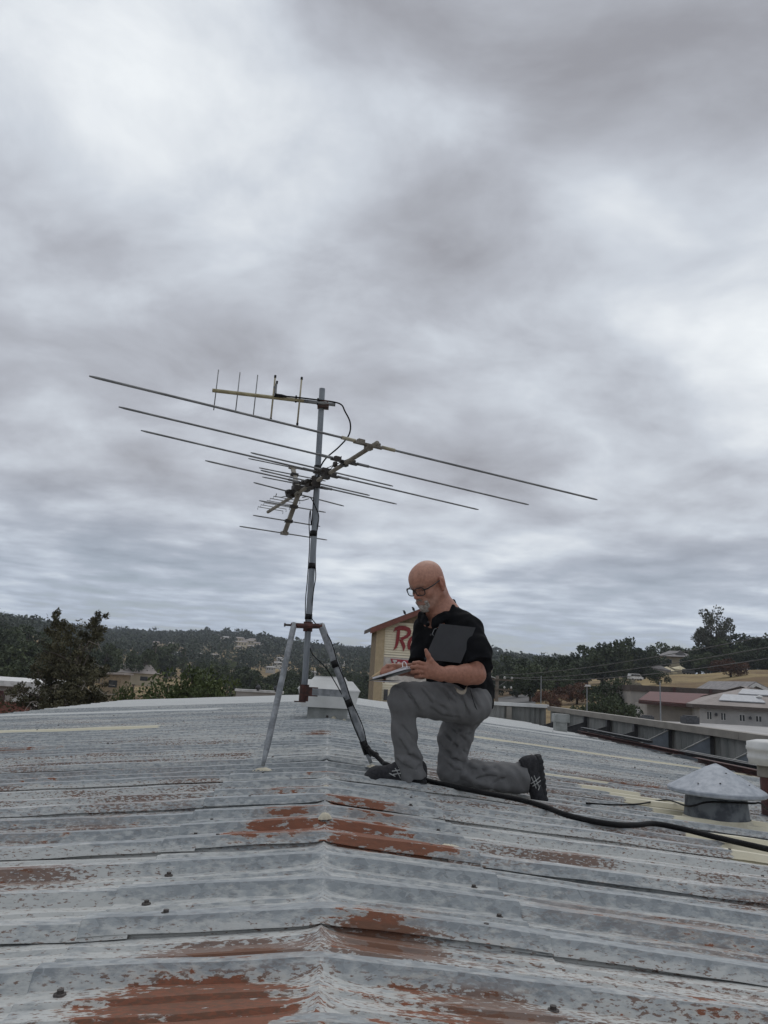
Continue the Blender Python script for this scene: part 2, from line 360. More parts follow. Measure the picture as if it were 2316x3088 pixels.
MT = dict(
    roof=roof_metal(),
    galv=simple('galvanised_pipe', (0.25, 0.275, 0.30), (0.15, 0.168, 0.19), rough=0.5, metal=0.25, scale=14, stretch=(1, 1, 0.25)),
    galv_leg=simple('mottled_galvanised_leg', (0.30, 0.315, 0.33), (0.17, 0.182, 0.195), rough=0.6, metal=0.15, scale=22),
    rustpaint=simple('red_oxide_rust', (0.10, 0.035, 0.026), (0.035, 0.020, 0.017), rough=0.8, scale=25),
    alu=simple('weathered_aluminium_rod', (0.24, 0.245, 0.25), (0.15, 0.155, 0.16), rough=0.45, metal=0.4, scale=8),
    boom=simple('yellowed_aluminium_boom', (0.27, 0.25, 0.21), (0.15, 0.13, 0.105), rough=0.6, scale=9),
    yellow=simple('yellowed_gold_boom', (0.38, 0.34, 0.21), (0.27, 0.225, 0.13), rough=0.55, scale=10),
    cream_rod=simple('cream_coated_rod', (0.40, 0.365, 0.27), (0.29, 0.26, 0.18), rough=0.55, scale=12),
    insul=simple('brown_black_plastic', (0.035, 0.028, 0.024), (0.018, 0.015, 0.013), rough=0.6, scale=30),
    black=simple('black_cable_jacket', (0.009, 0.009, 0.010), (0.005, 0.005, 0.006), rough=0.7, scale=20, spec=0.2),
    tape=simple('black_tape', (0.009, 0.009, 0.010), rough=0.6, scale=40, spec=0.25),
    white_paint=simple('white_painted_metal', (0.60, 0.60, 0.585), (0.50, 0.50, 0.485), rough=0.55, scale=3, bump=0.1, bscale=12),
    curb=simple('dull_galvanised_curb', (0.30, 0.31, 0.30), (0.20, 0.21, 0.20), rough=0.7, scale=5),
    cone=simple('speckled_galvanised_cap', (0.34, 0.365, 0.40), (0.24, 0.265, 0.30), rough=0.55, metal=0.1, scale=22),
    darkpipe=simple('tarred_grey_pipe', (0.14, 0.155, 0.17), (0.055, 0.062, 0.075), rough=0.75, scale=11, lo=0.4, hi=0.6),
    redpipe=simple('dark_red_painted_pipe', (0.075, 0.020, 0.018), (0.04, 0.013, 0.012), rough=0.6, scale=8),
    sealant=simple('cream_roof_sealant', (0.56, 0.52, 0.41), (0.46, 0.42, 0.32), rough=0.7, scale=18, bump=0.5, bscale=35),
    screw=simple('dark_rusty_screw', (0.07, 0.06, 0.055), (0.035, 0.028, 0.025), rough=0.7, scale=60),
    beige=simple('beige_flashing', (0.24, 0.22, 0.19), (0.19, 0.172, 0.15), rough=0.65, scale=2.5),
    pangrey=simple('grey_corrugated_panel', (0.27, 0.27, 0.258), (0.17, 0.177, 0.17), rough=0.65, scale=3, stretch=(1, 1, 0.2)),
    steel=simple('dark_steel_channel', (0.07, 0.072, 0.078), (0.035, 0.036, 0.04), rough=0.6, scale=7),
    redsteel=simple('dark_red_brown_steel', (0.085, 0.030, 0.026), (0.035, 0.018, 0.017), rough=0.7, scale=8),
    plate=simple('blue_grey_gusset_plate', (0.20, 0.23, 0.265), (0.15, 0.172, 0.20), rough=0.6, scale=4),
    shirt=simple('black_polo_cloth', (0.0085, 0.009, 0.011), (0.0055, 0.006, 0.007), rough=0.9, scale=9, bump=0.25, bscale=40, spec=0.12),
    trousers=simple('grey_work_trouser_cloth', (0.160, 0.160, 0.162), (0.135, 0.135, 0.137), rough=0.9, scale=7, bump=0.35, bscale=30, spec=0.15),
    shoe=simple('dark_grey_trainer_mesh', (0.040, 0.040, 0.044), (0.024, 0.024, 0.027), rough=0.85, scale=60, spec=0.2),
    sole=simple('black_rubber_sole', (0.016, 0.017, 0.02), (0.010, 0.010, 0.012), rough=0.8, scale=30, bump=0.5, bscale=50),
    stripe=simple('pale_grey_shoe_stripe', (0.42, 0.43, 0.42), rough=0.6, scale=30),
    skin=tinted('weathered_skin', rough=0.48, bump=0.3, bscale=110, spec=0.35, amt=0.26, scale=60),
    beard=simple('white_goatee_hair', (0.46, 0.43, 0.40), (0.24, 0.20, 0.17), rough=0.9, scale=85, bump=0.8, bscale=160),
    frame=simple('black_glasses_frame', (0.012, 0.011, 0.012), rough=0.3, scale=20),
    folder=simple('black_folder_cover', (0.026, 0.027, 0.031), (0.020, 0.021, 0.024), rough=0.38, scale=12, spec=0.45),
    paper=simple('white_paper', (0.74, 0.73, 0.76), (0.66, 0.65, 0.68), rough=0.8, scale=14),
    pencil=simple('tan_pencil_paint', (0.50, 0.36, 0.20), (0.40, 0.27, 0.14), rough=0.5, scale=14),
    tagcloth=simple('cream_cloth_strap', (0.34, 0.30, 0.24), (0.22, 0.19, 0.15), rough=0.9, scale=30),
    stucco=simple('tan_stucco', (0.47, 0.38, 0.25), (0.41, 0.33, 0.215), rough=0.9, scale=5),
    stucco_dark=simple('brown_tan_stucco', (0.27, 0.21, 0.14), rough=0.9, scale=5),
    siding=simple('cream_siding_board', (0.80, 0.74, 0.58), (0.74, 0.68, 0.53), rough=0.8, scale=2),
    fascia=simple('brick_red_fascia', (0.20, 0.075, 0.055), (0.16, 0.06, 0.045), rough=0.7, scale=4),
    signwhite=simple('off_white_sign_face', (0.62, 0.59, 0.55), rough=0.6, scale=3),
    signred=simple('dark_red_letter_face', (0.25, 0.018, 0.022), (0.22, 0.016, 0.02), rough=0.5, scale=3),
    logored=simple('red_logo_face', (0.38, 0.035, 0.055), rough=0.5, scale=3),
    bird=simple('dark_feathers', (0.02, 0.02, 0.024), rough=0.7, scale=30),
    wood=simple('weathered_pole_wood', (0.17, 0.14, 0.11), (0.10, 0.085, 0.07), rough=0.9, scale=10, stretch=(4, 4, 0.3)),
    bark=simple('grey_brown_bark', (0.12, 0.10, 0.08), (0.06, 0.05, 0.042), rough=0.95, scale=7, stretch=(3, 3, 0.6)),
    twig=simple('pale_dead_twig', (0.30, 0.27, 0.24), (0.2, 0.18, 0.16), rough=0.9, scale=10),
    glass=simple('dark_window_pane', (0.035, 0.04, 0.045), (0.02, 0.022, 0.025), rough=0.15, scale=2),
    trim=simple('white_window_trim', (0.68, 0.67, 0.65), rough=0.6, scale=4),
    wall_white=simple('white_block_wall', (0.46, 0.445, 0.43), (0.38, 0.37, 0.36), rough=0.85, scale=0.8),
    wall_grey=simple('taupe_grey_wall', (0.36, 0.335, 0.31), (0.31, 0.29, 0.27), rough=0.9, scale=1.0),
    wall_cream=simple('cream_house_wall', (0.54, 0.47, 0.34), (0.46, 0.40, 0.29), rough=0.85, scale=0.6, objrand=0.25),
    wall_pale=simple('pale_house_wall', (0.60, 0.58, 0.55), (0.50, 0.48, 0.46), rough=0.85, scale=0.6, objrand=0.35),
    roof_red=simple('brick_red_metal_roof', (0.115, 0.034, 0.030), (0.09, 0.029, 0.026), rough=0.7, scale=1.5),
    roof_grey=simple('grey_shingle_roof', (0.25, 0.235, 0.23), (0.18, 0.17, 0.17), rough=0.9, scale=1.2, objrand=0.35),
    roof_pale=simple('pale_flat_roof_coating', (0.40, 0.385, 0.375), (0.32, 0.31, 0.30), rough=0.85, scale=0.25),
    roof_tan=simple('tan_membrane_roof', (0.32, 0.28, 0.26), (0.25, 0.22, 0.20), rough=0.9, scale=0.6),
    brown_trim=simple('dark_brown_gutter', (0.085, 0.065, 0.055), rough=0.7, scale=4),
    canvas=simple('cream_canopy_canvas', (0.62, 0.55, 0.38), (0.52, 0.45, 0.30), rough=0.8, scale=1.5),
    carwhite=simple('white_van_paint', (0.72, 0.72, 0.72), rough=0.3, scale=2),
    tyre=simple('black_tyre', (0.02, 0.02, 0.02), rough=0.9, scale=10),
    solar=simple('pale_roof_panel', (0.38, 0.39, 0.41), (0.32, 0.33, 0.35), rough=0.5, scale=2),
    asphalt=simple('grey_asphalt', (0.13, 0.125, 0.12), (0.10, 0.097, 0.093), rough=0.95, scale=0.4),
    wire=simple('grey_wire', (0.10, 0.10, 0.10), rough=0.6, scale=5),
    ceramic=simple('white_ceramic_insulator', (0.66, 0.66, 0.64), rough=0.4, scale=9),
    oak=foliage('dark_oak_leaves', (0.030, 0.043, 0.024), (0.070, 0.092, 0.046), 0.5),
    green=foliage('fresh_green_leaves', (0.045, 0.065, 0.022), (0.105, 0.135, 0.048), 0.9),
    pine=foliage('olive_brown_needles', (0.052, 0.053, 0.034), (0.110, 0.108, 0.066), 1.3),
    greypine=foliage('grey_green_needles', (0.065, 0.073, 0.058), (0.115, 0.125, 0.10), 0.7),
    farwood=foliage('far_woodland_leaves', (0.032, 0.046, 0.029), (0.072, 0.090, 0.052), 0.03),
    russet=foliage('russet_dry_leaves', (0.075, 0.038, 0.026), (0.16, 0.085, 0.055), 0.7),
    palebush=foliage('pale_flowering_bush', (0.16, 0.15, 0.12), (0.34, 0.32, 0.27), 0.9),
)
# ---------------------------------------------------------------- the metal-roofed building we stand on
PITCH, LAP0, RIB, RH, SLOPE = 0.8128, 1.817, 0.8128 / 3, 0.030, 1 / 12
EAVE, CAPW = 6.02, 0.505
K0, K1 = -3, 27                      # sheet columns; far gable end at LAP0 + K1 * PITCH
YEND = LAP0 + K1 * PITCH
rng = np.random.default_rng(7)


def rib_(y): return [(y - .034, 0), (y - .0145, RH), (y + .0145, RH), (y + .034, 0)]


def minor_(y): return [(y - .012, 0), (y - .0045, .0075), (y + .0045, .0075), (y + .012, 0)]


def sheet_profile():
    p = [(-.043, RH * .30), (-.0415, RH * .38), (-.022, RH + .008), (.0185, RH + .008), (.040, .001)]
    for i in range(3):
        p += minor_(RIB * i + RIB * .38) + minor_(RIB * i + RIB * .64)
        if i < 2:
            p += rib_(RIB * (i + 1))
    e = PITCH
    p += [(e - .034, 0), (e - .0145, RH - .002), (e + .0145, RH - .002), (e + .034, -.002), (e + .06, -.002)]
    return np.array(p)


PROF = sheet_profile()
# patches of rust on the sheets: (x0, x1, y0, y1, strength)
RUST = [(-.40, -.01, 1.22, 1.52, 1.0), (-.30, -.03, 1.55, 1.70, .95), (.02, .22, 1.62, 1.82, .95), (.12, .22, 1.64, 1.76, .7), (.08, .40, 1.24, 1.52, .72),
        (-.36, 0.02, 2.60, 2.82, 1.0), (-.30, 0.02, 2.80, 3.04, .92), (-.25, 0, 3.08, 3.30, .80), (-.02, .46, 2.58, 2.82, .95), (-.02, .32, 2.80, 3.04, .88), (.05, .38, 2.98, 3.22, .55),
        (.0, .22, 2.56, 2.70, 1.0), (.0, .30, 3.34, 3.62, .85), (-.28, -.03, 3.60, 3.92, .62), (-.15, .08, 4.22, 4.42, .9), (-.16, -.03, 7.1, 7.5, .9),
        (-2.9, -2.1, 6.4, 6.9, .5), (-1.75, -1.30, 4.35, 4.75, .45), (-1.25, -.85, 2.76, 3.02, .40), (-1.05, -.70, 2.10, 2.46, .48), (-1.0, -.56, 2.9, 3.3, .35),
        (.72, 1.05, 2.78, 3.1, .40), (.58, .80, 2.06, 2.28, .58), (.74, 1.5, 1.93, 2.27, .46), (.52, 1.1, 1.42, 1.72, .48), (1.95, 3.6, 6.2, 6.5, .55),
        (.30, .52, 1.62, 1.80, .45), (-.18, -.02, 1.82, 1.96, .42), (.12, .30, 1.84, 2.0, .45), (0, .14, 1.80, 1.88, .75), (1.2, 2.6, 2.3, 3.1, .28), (-2.2, -1.2, 3.0, 3.6, .30), (.5, 2.0, 3.2, 3.6, .2),
        (-3.2, -1.4, 5.4, 5.7, .38), (-1.6, -.8, 4.7, 5.0, .33)]
# brushed sealant: (x0, x1, y0, y1)
PAINT = [(1.86, 2.22, 6.10, 6.34), (1.80, 2.24, 5.36, 5.74), (1.90, 2.5, 5.06, 5.34), (1.96, 3.4, 4.52, 4.78), (2.3, 3.2, 4.80, 5.02), (1.80, 2.6, 3.74, 4.0), (1.76, 2.4, 3.32, 3.66),
         (-6, -2.0, 9.02, 9.62), (-6, -2.0, 13.9, 14.6), (2.0, 6, 10.0, 10.6), (3.0, 6, 15.4, 16.1), (-6.1, 6.1, 17.2, 18.9), (-6.1, 6.1, 19.4, 30), (1.1, 1.9, 6.0, 6.18), (1.92, 2.40, 4.78, 5.40), (2.0, 3.6, 4.36, 4.84), (1.86, 2.7, 3.62, 3.78)]


def boxmask(X, Y, r, sx, sy):
    x0, x1, y0, y1 = r[:4]
    f = lambda a: 1 / (1 + np.exp(-np.clip(a, -30, 30)))
    return f((X - x0) / sx) * f((x1 - X) / sx) * f((Y - y0) / sy) * f((y1 - Y) / sy)


def wear(X, Y, prof, cap):
    ru = np.full(X.shape, .10)
    sheet_r = np.array([.11 + .20 * abs(math.sin(k * 12.9898 + (3 if cap else 0))) for k in range(-10, 80)])
    k = np.floor((Y - LAP0) / PITCH + .03).astype(int) + 10
    ru = np.where(cap, .05, sheet_r[k] * np.where(np.abs(X) > .5, 1, .4))
    ru = ru * np.clip(1.25 - Y / 14, .25, 1)
    for r in RUST:
        ru = np.maximum(ru, boxmask(X, Y, r, .035 + .05 * (r[1] - r[0]), .012) * r[4])
    ch = np.where(prof < .012, .46, .10) + .1 * np.sin(X * 2.1 + k)  # chalk in the pans, with their skyward light over darker ribs painted in
    ch = ch + np.where(cap, -.10, 0.06) + .22 * np.sin(k * 78.233 + np.sign(X) * np.where(np.abs(X) > .5, 1.0, 0))
    pa = np.zeros(X.shape)
    for r in PAINT:
        pa = np.maximum(pa, boxmask(X, Y, r, .03, .012))
    wh = np.clip((Y > 13).astype(float), 0, 1)
    return np.stack([ru, np.clip(ch, 0, 1), pa, wh], -1)


def make_sheet(k, side, parent):
    """side -1 / 1: slope sheet; 0: bent ridge cap"""
    y0 = LAP0 + k * PITCH
    near = y0 < 9
    if side == 0:
        a = [0, .008, .018, .032, .05, .08, .13, .2, .28, .36, .44, CAPW - .004, CAPW]
        xs = np.array([-v for v in a[:0:-1]] + a)
        off = .0055
    else:
        xs = side * (np.concatenate([np.arange(.40, 2.4, .085), np.arange(2.4, EAVE + .01, .2)]) if near else np.linspace(.40, EAVE, 14))
        xs[-1] = side * EAVE
        off = 0.0
    pr = PROF
    X, PY = np.meshgrid(xs, pr[:, 0], indexing='ij'); PZ = np.broadcast_to(pr[:, 1], X.shape)
    Yw = y0 + PY
    z = -(np.sqrt(X * X + .0004) - .02) * SLOPE + PZ - RH + off
    ph = k * 1.7 + side
    z = z + .0022 * np.sin(X * 3.1 + ph) + .0016 * np.sin(X * 9.3 + PY * 17 + ph * 2.3) + .0009 * np.sin(X * 23 + PY * 31 + ph)
    Yw = Yw + .0035 * np.sin(X * 2.3 + ph) + .0018 * np.sin(X * 11 + ph * 3)
    if side == 0:
        pan = np.clip(1 - PZ / .02, 0, 1)
        z = z + .017 * pan * np.exp(-np.abs(X) / .022) * (1 + .4 * np.sin(PY * 40 + k))
        e = np.abs(X) > CAPW - .002
        z = np.where(e, z - .006, z)
    V = np.stack([X, Yw, z], -1).reshape(-1, 3)
    n, m = X.shape
    i = np.arange((n - 1) * m).reshape(n - 1, m)[:, :-1].ravel()
    q = np.stack([i, i + m, i + m + 1, i + 1], 1)
    if (side == -1):
        q = q[:, ::-1]
    nm = 'ridge_cap' if side == 0 else 'roof_sheet'
    me = mesh_np(nm, V, q, MT['roof'])
    at_ = me.attributes.new('wear', 'FLOAT_COLOR', 'POINT')
    at_.data.foreach_set('color', wear(V[:, 0], V[:, 1], np.broadcast_to(pr[:, 1], X.shape).ravel(), side == 0).astype(np.float32).ravel())
    return obj(nm, me, parent)


bld = empty('metal_roofed_building', (0, 0, 0), label='low building with a rust-streaked ribbed metal roof, filling the foreground', cat='building')
for k in range(K0, K1):
    for s in (-1, 1, 0):
        make_sheet(k, s, bld)


def roof_z(x, top=True):
    return -abs(x) * SLOPE - (0 if top else RH)


# screws with their washers
def screw_mesh():
    b = MB(); b.lathe((0, 0, 0), [(.0120, -.002), (.0105, .0020), (.0060, .0025), (.0060, .0080), (.0, .0085)], 8)
    return mesh('screw', b.v, b.f, MT['screw'])


SM = screw_mesh()
for k in range(-2, 26):
    y = LAP0 + k * RIB
    if y < .7: continue
    lap = (k % 3 == 0)
    for x in (-.43, .43) if not lap else (-.33, .36):
        o = obj('screw', SM, bld, (x + .012 * math.sin(k * 7.7 + x), y + (0.0 if lap else -.055), roof_z(x) + (.0105 if lap else -RH + .0075)))
    if y < 7.6:
        for x in (-3.3, -1.75, 1.75, 3.3):
            if y < 3.2 and abs(x) > 3: continue
            obj('screw', SM, bld, (x + .02 * math.sin(k * 3.1 + x), y + (0.0 if lap else -.055), roof_z(x) + (.0045 if lap else -RH + .002)))
for k in range(0, 42):            # the fixing rows farther up the roof, every lap rib
    y = LAP0 + (10 + k) * PITCH * .5
    if y > 18: break
    for x in (-4.9, -3.2, -1.7, 1.7, 3.2, 4.9):
        if k % 2 == 0:
            obj('screw', SM, bld, (x + .1 * math.sin(k * 2.3), LAP0 + round((y - LAP0) / PITCH) * PITCH, roof_z(x) + .0045))


def blob(name, c, r, h, mat, parent, seed):
    """a lumpy smear of sealant"""
    g = random.Random(seed); b = MB(); n = 22
    rr = [1 + g.uniform(-.28, .28) for _ in range(n)]
    v = []
    for j, s in enumerate((1, .8, .45, .12)):
        for i in range(n):
            a = 2 * math.pi * i / n; q = rr[i] * s
            x = c[0] + math.cos(a) * r[0] * q; y = c[1] + math.sin(a) * r[1] * q
            v.append((x, y, c[2] - (x - c[0]) * SLOPE * (1 if c[0] > 0 else -1) + h * (0, .55, .9, 1)[j] * (1 + .2 * g.uniform(-1, 1))))
    f = [(j * n + i, j * n + (i + 1) % n, (j + 1) * n + (i + 1) % n, (j + 1) * n + i) for j in range(3) for i in range(n)] + [tuple(range(3 * n, 4 * n))]
    b.add(v, f); return b.build(name, mat, parent, True)


for i, (x, y, rx, ry, h, top) in enumerate([(.434, 3.20, .058, .045, .022, 0), (.425, 2.74, .062, .05, .025, 0), (.01, 1.86, .03, .022, .02, 0), (0, 2.16, .02, .03, .012, 0),
                                            (0, 2.45, .018, .03, .010, 0), (.0, 3.02, .022, .03, .016, 0), (0, 2.89, .022, .02, .020, 1), (0, 3.3, .02, .03, .016, 0), (0, 3.85, .018, .03, .016, 0),
                                            (-.352, 4.44, .05, .035, .014, 1), (.275, 4.79, .03, .035, .016, 1), (.07, 9.8, .04, .03, .05, 0), (.2, 9.78, .03, .02, .04, 0)]):
    blob('sealant_dab', (x, y, roof_z(x, bool(top)) + .006), (rx, ry), h, MT['sealant'], bld, i)

# walls of the building below the eaves
wb = MB()
wb.box((-EAVE + .25, 10.5, -3.85), (.16, 27, 6.3)); wb.build('wall', MT['wall_grey'], bld)
wb = MB(); wb.box((EAVE + .95, 10.5, -3.75), (.16, 27, 6.5)); wb.build('wall', MT['wall_grey'], bld)
wb = MB(); wb.box((0, YEND - .15, -3.95), (11.4, .16, 6.1)); wb.build('wall', MT['wall_grey'], bld)

# false parapet along the right eave: coping, corrugated skin, posts, triangular gussets
par = obj('parapet', None, bld) if False else None
PX = 6.80
cb = MB()
nseg = 200
ys = np.linspace(-1.5, YEND + .35, nseg)
v = []; f = []
for i, y in enumerate(ys):
    dx = .018 if i % 2 else -.018
    v += [(PX + .1 + dx, y, -.78), (PX + .1 + dx, y, -.10)]
f = [(2 * i, 2 * i + 2, 2 * i + 3, 2 * i + 1) for i in range(nseg - 1)]
cb.add(v, f); parapet = cb.build('parapet', MT['pangrey'], bld)
for i in range(9):
    y0 = -1.5 + i * 2.82
    c = MB(); c.box((PX + .06, y0 + 1.41, -.075), (.22, 2.812, .125)); c.build('coping', MT['beige'], parapet)
for i in range(19):
    y = 1.8 + i * 1.70
    if y > YEND: break
    c = MB(); c.box((PX + .01, y, -.455), (.09, .11, .62)); c.build('post', MT['steel'], parapet)
    yb = y - .085
    far = y > 15.6
    g = MB(); g.prism([(PX - .03, yb, -.17 if not far else -.30), (PX - .03, yb, -.60), (PX - .78, yb, -.555)], (0, .006, 0))
    gp = g.build('gusset', MT['steel'] if far else MT['plate'], parapet)
    e = MB(); a = Vector((PX - .03, yb - .004, -.165 if not far else -.295)); b = Vector((PX - .80, yb - .004, -.545)); e.tube([a, b], .013, 4); e.build('flange', MT['pangrey'] if not far else MT['steel'], gp)
# end return of the parapet across the far gable, right half
c = MB()
v = []; nn = 44
for i, x in enumerate(np.linspace(3.4, PX, nn)):
    dy = .018 if i % 2 else -.018
    v += [(x, YEND + .42 + dy, -.75), (x, YEND + .42 + dy, -.06)]
c.add(v, [(2 * i, 2 * i + 2, 2 * i + 3, 2 * i + 1) for i in range(nn - 1)]); pend = c.build('parapet', MT['pangrey'], bld)
c = MB(); c.box((5.15, YEND + .40, -.02), (3.4, .26, .10)); c.build('coping', MT['white_paint'], pend)
for x in (4.0, 5.6):
    c = MB(); c.box((x, YEND + .34, -.42), (.16, .1, .66)); c.build('post', MT['beige'], pend)
# scupper box at the corner of the gutter
c = MB(); c.box((5.58, 18.6, -.155), (.36, .30, .19)); c.box((5.57, 18.6, -.36), (.27, .24, .24)); c.build('scupper_box', MT['curb'], bld)
# lengths of steel channel lying along the eave
for i, (x0, y0, x1, y1, z, w, h, m) in enumerate([(5.86, 17.9, 6.05, 11.8, .075, .10, .055, 'redsteel'), (5.98, 12.9, 6.20, 8.8, .10, .13, .06, 'steel'), (5.72, 11.9, 5.86, 8.6, .05, .09, .07, 'redsteel'), (5.92, 17.9, 5.98, 14.2, .16, .10, .045, 'steel')]):
    a = Vector((x0, y0, roof_z(x0) + z)); b = Vector((x1, y1, roof_z(x1) + z)); d = b - a
    rot = Matrix.Rotation(math.atan2(d.y, d.x), 3, 'Z')
    c = MB(); mid = (a + b) / 2
    c.box(mid, (d.length, .012, h), rot); c.box(mid + rot @ Vector((0, -w / 2, h / 2)), (d.length, w, .008), rot); c.box(mid + rot @ Vector((0, -w / 2, -h / 2)), (d.length, w, .008), rot)
    c.build('steel_channel', MT[m], bld)
    if i in (1,):
        c = MB(); c.box(mid + rot @ Vector((0, w * .0 - .01, h / 2 + .012)), (d.length, .05, .006), rot); c.build('channel_lip', MT['pangrey'], bld)

# ---------------------------------------------------------------- vents on the roof
vent = empty('ridge_vent', (0, 10.0, 0), label='white hooded metal vent box straddling the roof ridge behind the tripod', cat='roof vent')
vz = -.03


def frustum(b, cx, cy, z0, z1, w0, d0, w1, d1):
    p = [(cx + sx * w / 2, cy + sy * d / 2, z) for z, w, d in ((z0, w0, d0), (z1, w1, d1)) for sx, sy in ((-1, -1), (1, -1), (1, 1), (-1, 1))]
    b.hexa(p); return b


VC = at(993, 2140, 10.0)
b = MB(); frustum(b, VC.x - .02, 10.12, -.12, .135, .50, .60, .50, .60); b.build('curb', MT['curb'], vent)
b = MB(); frustum(b, VC.x - .02, 10.12, .125, .335, .66, .72, .76, .80); b.build('hood', MT['white_paint'], vent)
b = MB(); frustum(b, VC.x - .02, 10.12, .336, .35, .78, .82, .775, .815); frustum(b, VC.x - .02, 10.12, .351, .455, .77, .81, .585, .60); b.build('hood_slope', MT['white_paint'], vent)
b = MB(); frustum(b, VC.x - .02, 10.12, .456, .50, .46, .50, .385, .42); frustum(b, VC.x - .02, 10.12, .5005, .506, .40, .43, .40, .43); b.build('hood_top', MT['white_paint'], vent)
for sx in (-.26, .24):
    for z in (.20, .27):
        b = MB(); b.lathe((VC.x - .02 + sx, 10.12 - .352 - (z - .125) * .19, z), [(.010, 0), (.008, .006), (0, .008)], 8, (0, -1, 0)); b.build('rivet', MT['curb'], vent)
b = MB(); b.lathe((VC.x - .02, 10.12 - .302, .02), [(.016, 0), (.012, .01), (0, .012)], 8, (0, -1, 0)); b.build('bolt', MT['screw'], vent)

# conical cap vent on the right slope
cv = Vector((2.34, 4.68, roof_z(2.34)))
cone = empty('cone_cap_vent', cv, label='grey pipe vent with a wide speckled conical metal cap on the right slope', cat='roof vent')
tilt = (0.05, 0, 1)
b = MB(); b.lathe(cv + Vector((0, 0, -.05)), [(.190, 0), (.184, .05), (.172, .17), (.165, .215), (.158, .215), (.158, .10)], 36); b.build('pipe', MT['darkpipe'], cone, True)
b = MB(); b.lathe(cv + Vector((0, 0, -.045)), [(.24, .0), (.22, .012), (.198, .03), (.188, .055)], 36); b.build('flashing_collar', MT['sealant'], cone, True)
b = MB(); b.lathe(cv + Vector((.005, 0, .145)), [(.16, .02), (.272, -.004), (.278, .002), (.278, .018), (.273, .024), (.06, .145), (.0, .170)], 96); b.build('cap', MT['cone'], cone)
for i in range(4):
    a = i * math.pi / 2 + .6
    b = MB(); q = cv + Vector((math.cos(a) * .160, math.sin(a) * .160, 0)); b.box(q + Vector((0, 0, .15)), (.02, .02, .14)); b.build('cap_strap', MT['darkpipe'], cone)
for (a, r) in ((-1.9, .19), (-.9, .2), (-2.5, .21), (-1.4, .10), (0, .0), (-.5, .12)):
    b = MB(); z = .145 + .024 + (.278 - r) * .121 / .213 * .97
    b.lathe(cv + Vector((math.cos(a) * r, math.sin(a) * r, z if r else .318)), [(.0055, 0), (.005, .003), (0, .004)], 8); b.build('rivet', MT['screw'], cone)

pv = Vector((2.98, 5.15, roof_z(2.98)))
pipe = empty('vent_pipe', pv, label='dark red flue pipe with a ribbed white cap at the right edge', cat='vent pipe')
b = MB(); b.lathe(pv + Vector((0, 0, -.06)), [(.085, 0), (.085, .34)], 24); b.build('pipe', MT['redpipe'], pipe, True)
b = MB(); b.lathe(pv + Vector((0, 0, .26)), [(.10, 0), (.10, .10), (.085, .10)], 24); b.build('collar', MT['beige'], pipe, True)
b = MB(); b.lathe(pv + Vector((0, 0, .33)), [(.08, 0), (.150, .005), (.152, .035), (.158, .042), (.158, .06), (.154, .066), (.156, .095), (.163, .10), (.163, .118), (.158, .124), (.158, .15), (.10, .165), (0, .172)], 32); b.build('cap', MT['white_paint'], pipe, True)
b = MB(); b.lathe(pv + Vector((0, 0, -.05)), [(.16, 0), (.13, .04), (.09, .07)], 24); b.build('flashing', MT['darkpipe'], pipe, True)
# ---------------------------------------------------------------- antenna mast on its tripod
MX, MY = -.171, 4.86
mast_b, mast_t = Vector((-.167, MY, .385)), Vector((-.199, MY, 2.388))


def mast_at(z):
    t = (z - mast_b.z) / (mast_t.z - mast_b.z); return mast_b.lerp(mast_t, t)


trp = empty('antenna_mast', (MX, MY, 0), label='galvanised antenna mast standing on a three-legged tripod on the roof ridge', cat='antenna mast')
MRAD = .0195
b = MB(); b.tube([mast_b, mast_at(1.415) + Vector((.004, 0, 0)), mast_t], MRAD, 18, caps=False); b.lathe(mast_t, [(MRAD, 0), (MRAD - .004, .0), (MRAD - .004, -.05), (0, -.05)], 18); b.build('mast', MT['galv'], trp, True)
hub = mast_at(.80)
feet = [Vector((-.352, 4.44, roof_z(.352) + .012)), Vector((.275, 4.79, roof_z(.275) + .012)), Vector((.29, 5.36, roof_z(.29) + .012))]
tops = [hub + Vector((-.085, -.045, .012)), hub + Vector((.075, -.05, .02)), hub + Vector((.085, .045, .02))]
for i, (t, f_) in enumerate(zip(tops, feet)):
    b = MB(); d = (t - f_).normalized(); flat = f_ + d * .14
    b.tube([f_ + d * .02, f_ + d * .06, flat, t - d * .06, t], [.010, .013, .0185, .0185, .018], 14)
    leg = b.build('leg', MT['galv_leg'], trp, True)
    b = MB(); b.box(f_ + Vector((0, 0, -.004)), (.085, .05, .006)); b.build('foot_plate', MT['galv_leg'], leg)
b = MB()
for z in (-.022, .022):
    pass
b.tube([hub + Vector((-.105, -.048, 0)), hub + Vector((.0, -.05, 0)), hub + Vector((.09, -.055, .006))], .016, 8)
b.lathe(hub + Vector((0, 0, -.03)), [(.021, 0), (.029, 0), (.029, .06), (.021, .06)], 18)
hubo = b.build('hub_collar', MT['rustpaint'], trp)
b = MB(); b.tube([hub + Vector((-.145, -.05, 0)), hub + Vector((-.10, -.05, 0))], .007, 6); b.lathe(hub + Vector((-.148, -.05, 0)), [(0, 0), (.012, .001), (.012, .01), (0, .011)], 6, (1, 0, 0)); b.build('clamp_bolt', MT['screw'], hubo)
b = MB(); b.lathe(mast_at(.40), [(.020, -.055), (.029, -.055), (.029, .045), (.020, .045)], 18); b.box(mast_at(.40) + Vector((.045, -.03, .005)), (.08, .012, .055)); b.box(mast_at(.40) + Vector((-.02, -.02, -.058)), (.07, .05, .006)); b.build('base_clamp', MT['rustpaint'], trp)
lg = tops[1].lerp(feet[1], .50)
b = MB(); a = mast_at(.405) + Vector((.05, -.036, 0)); m_ = lg + Vector((0, -.026, .0))
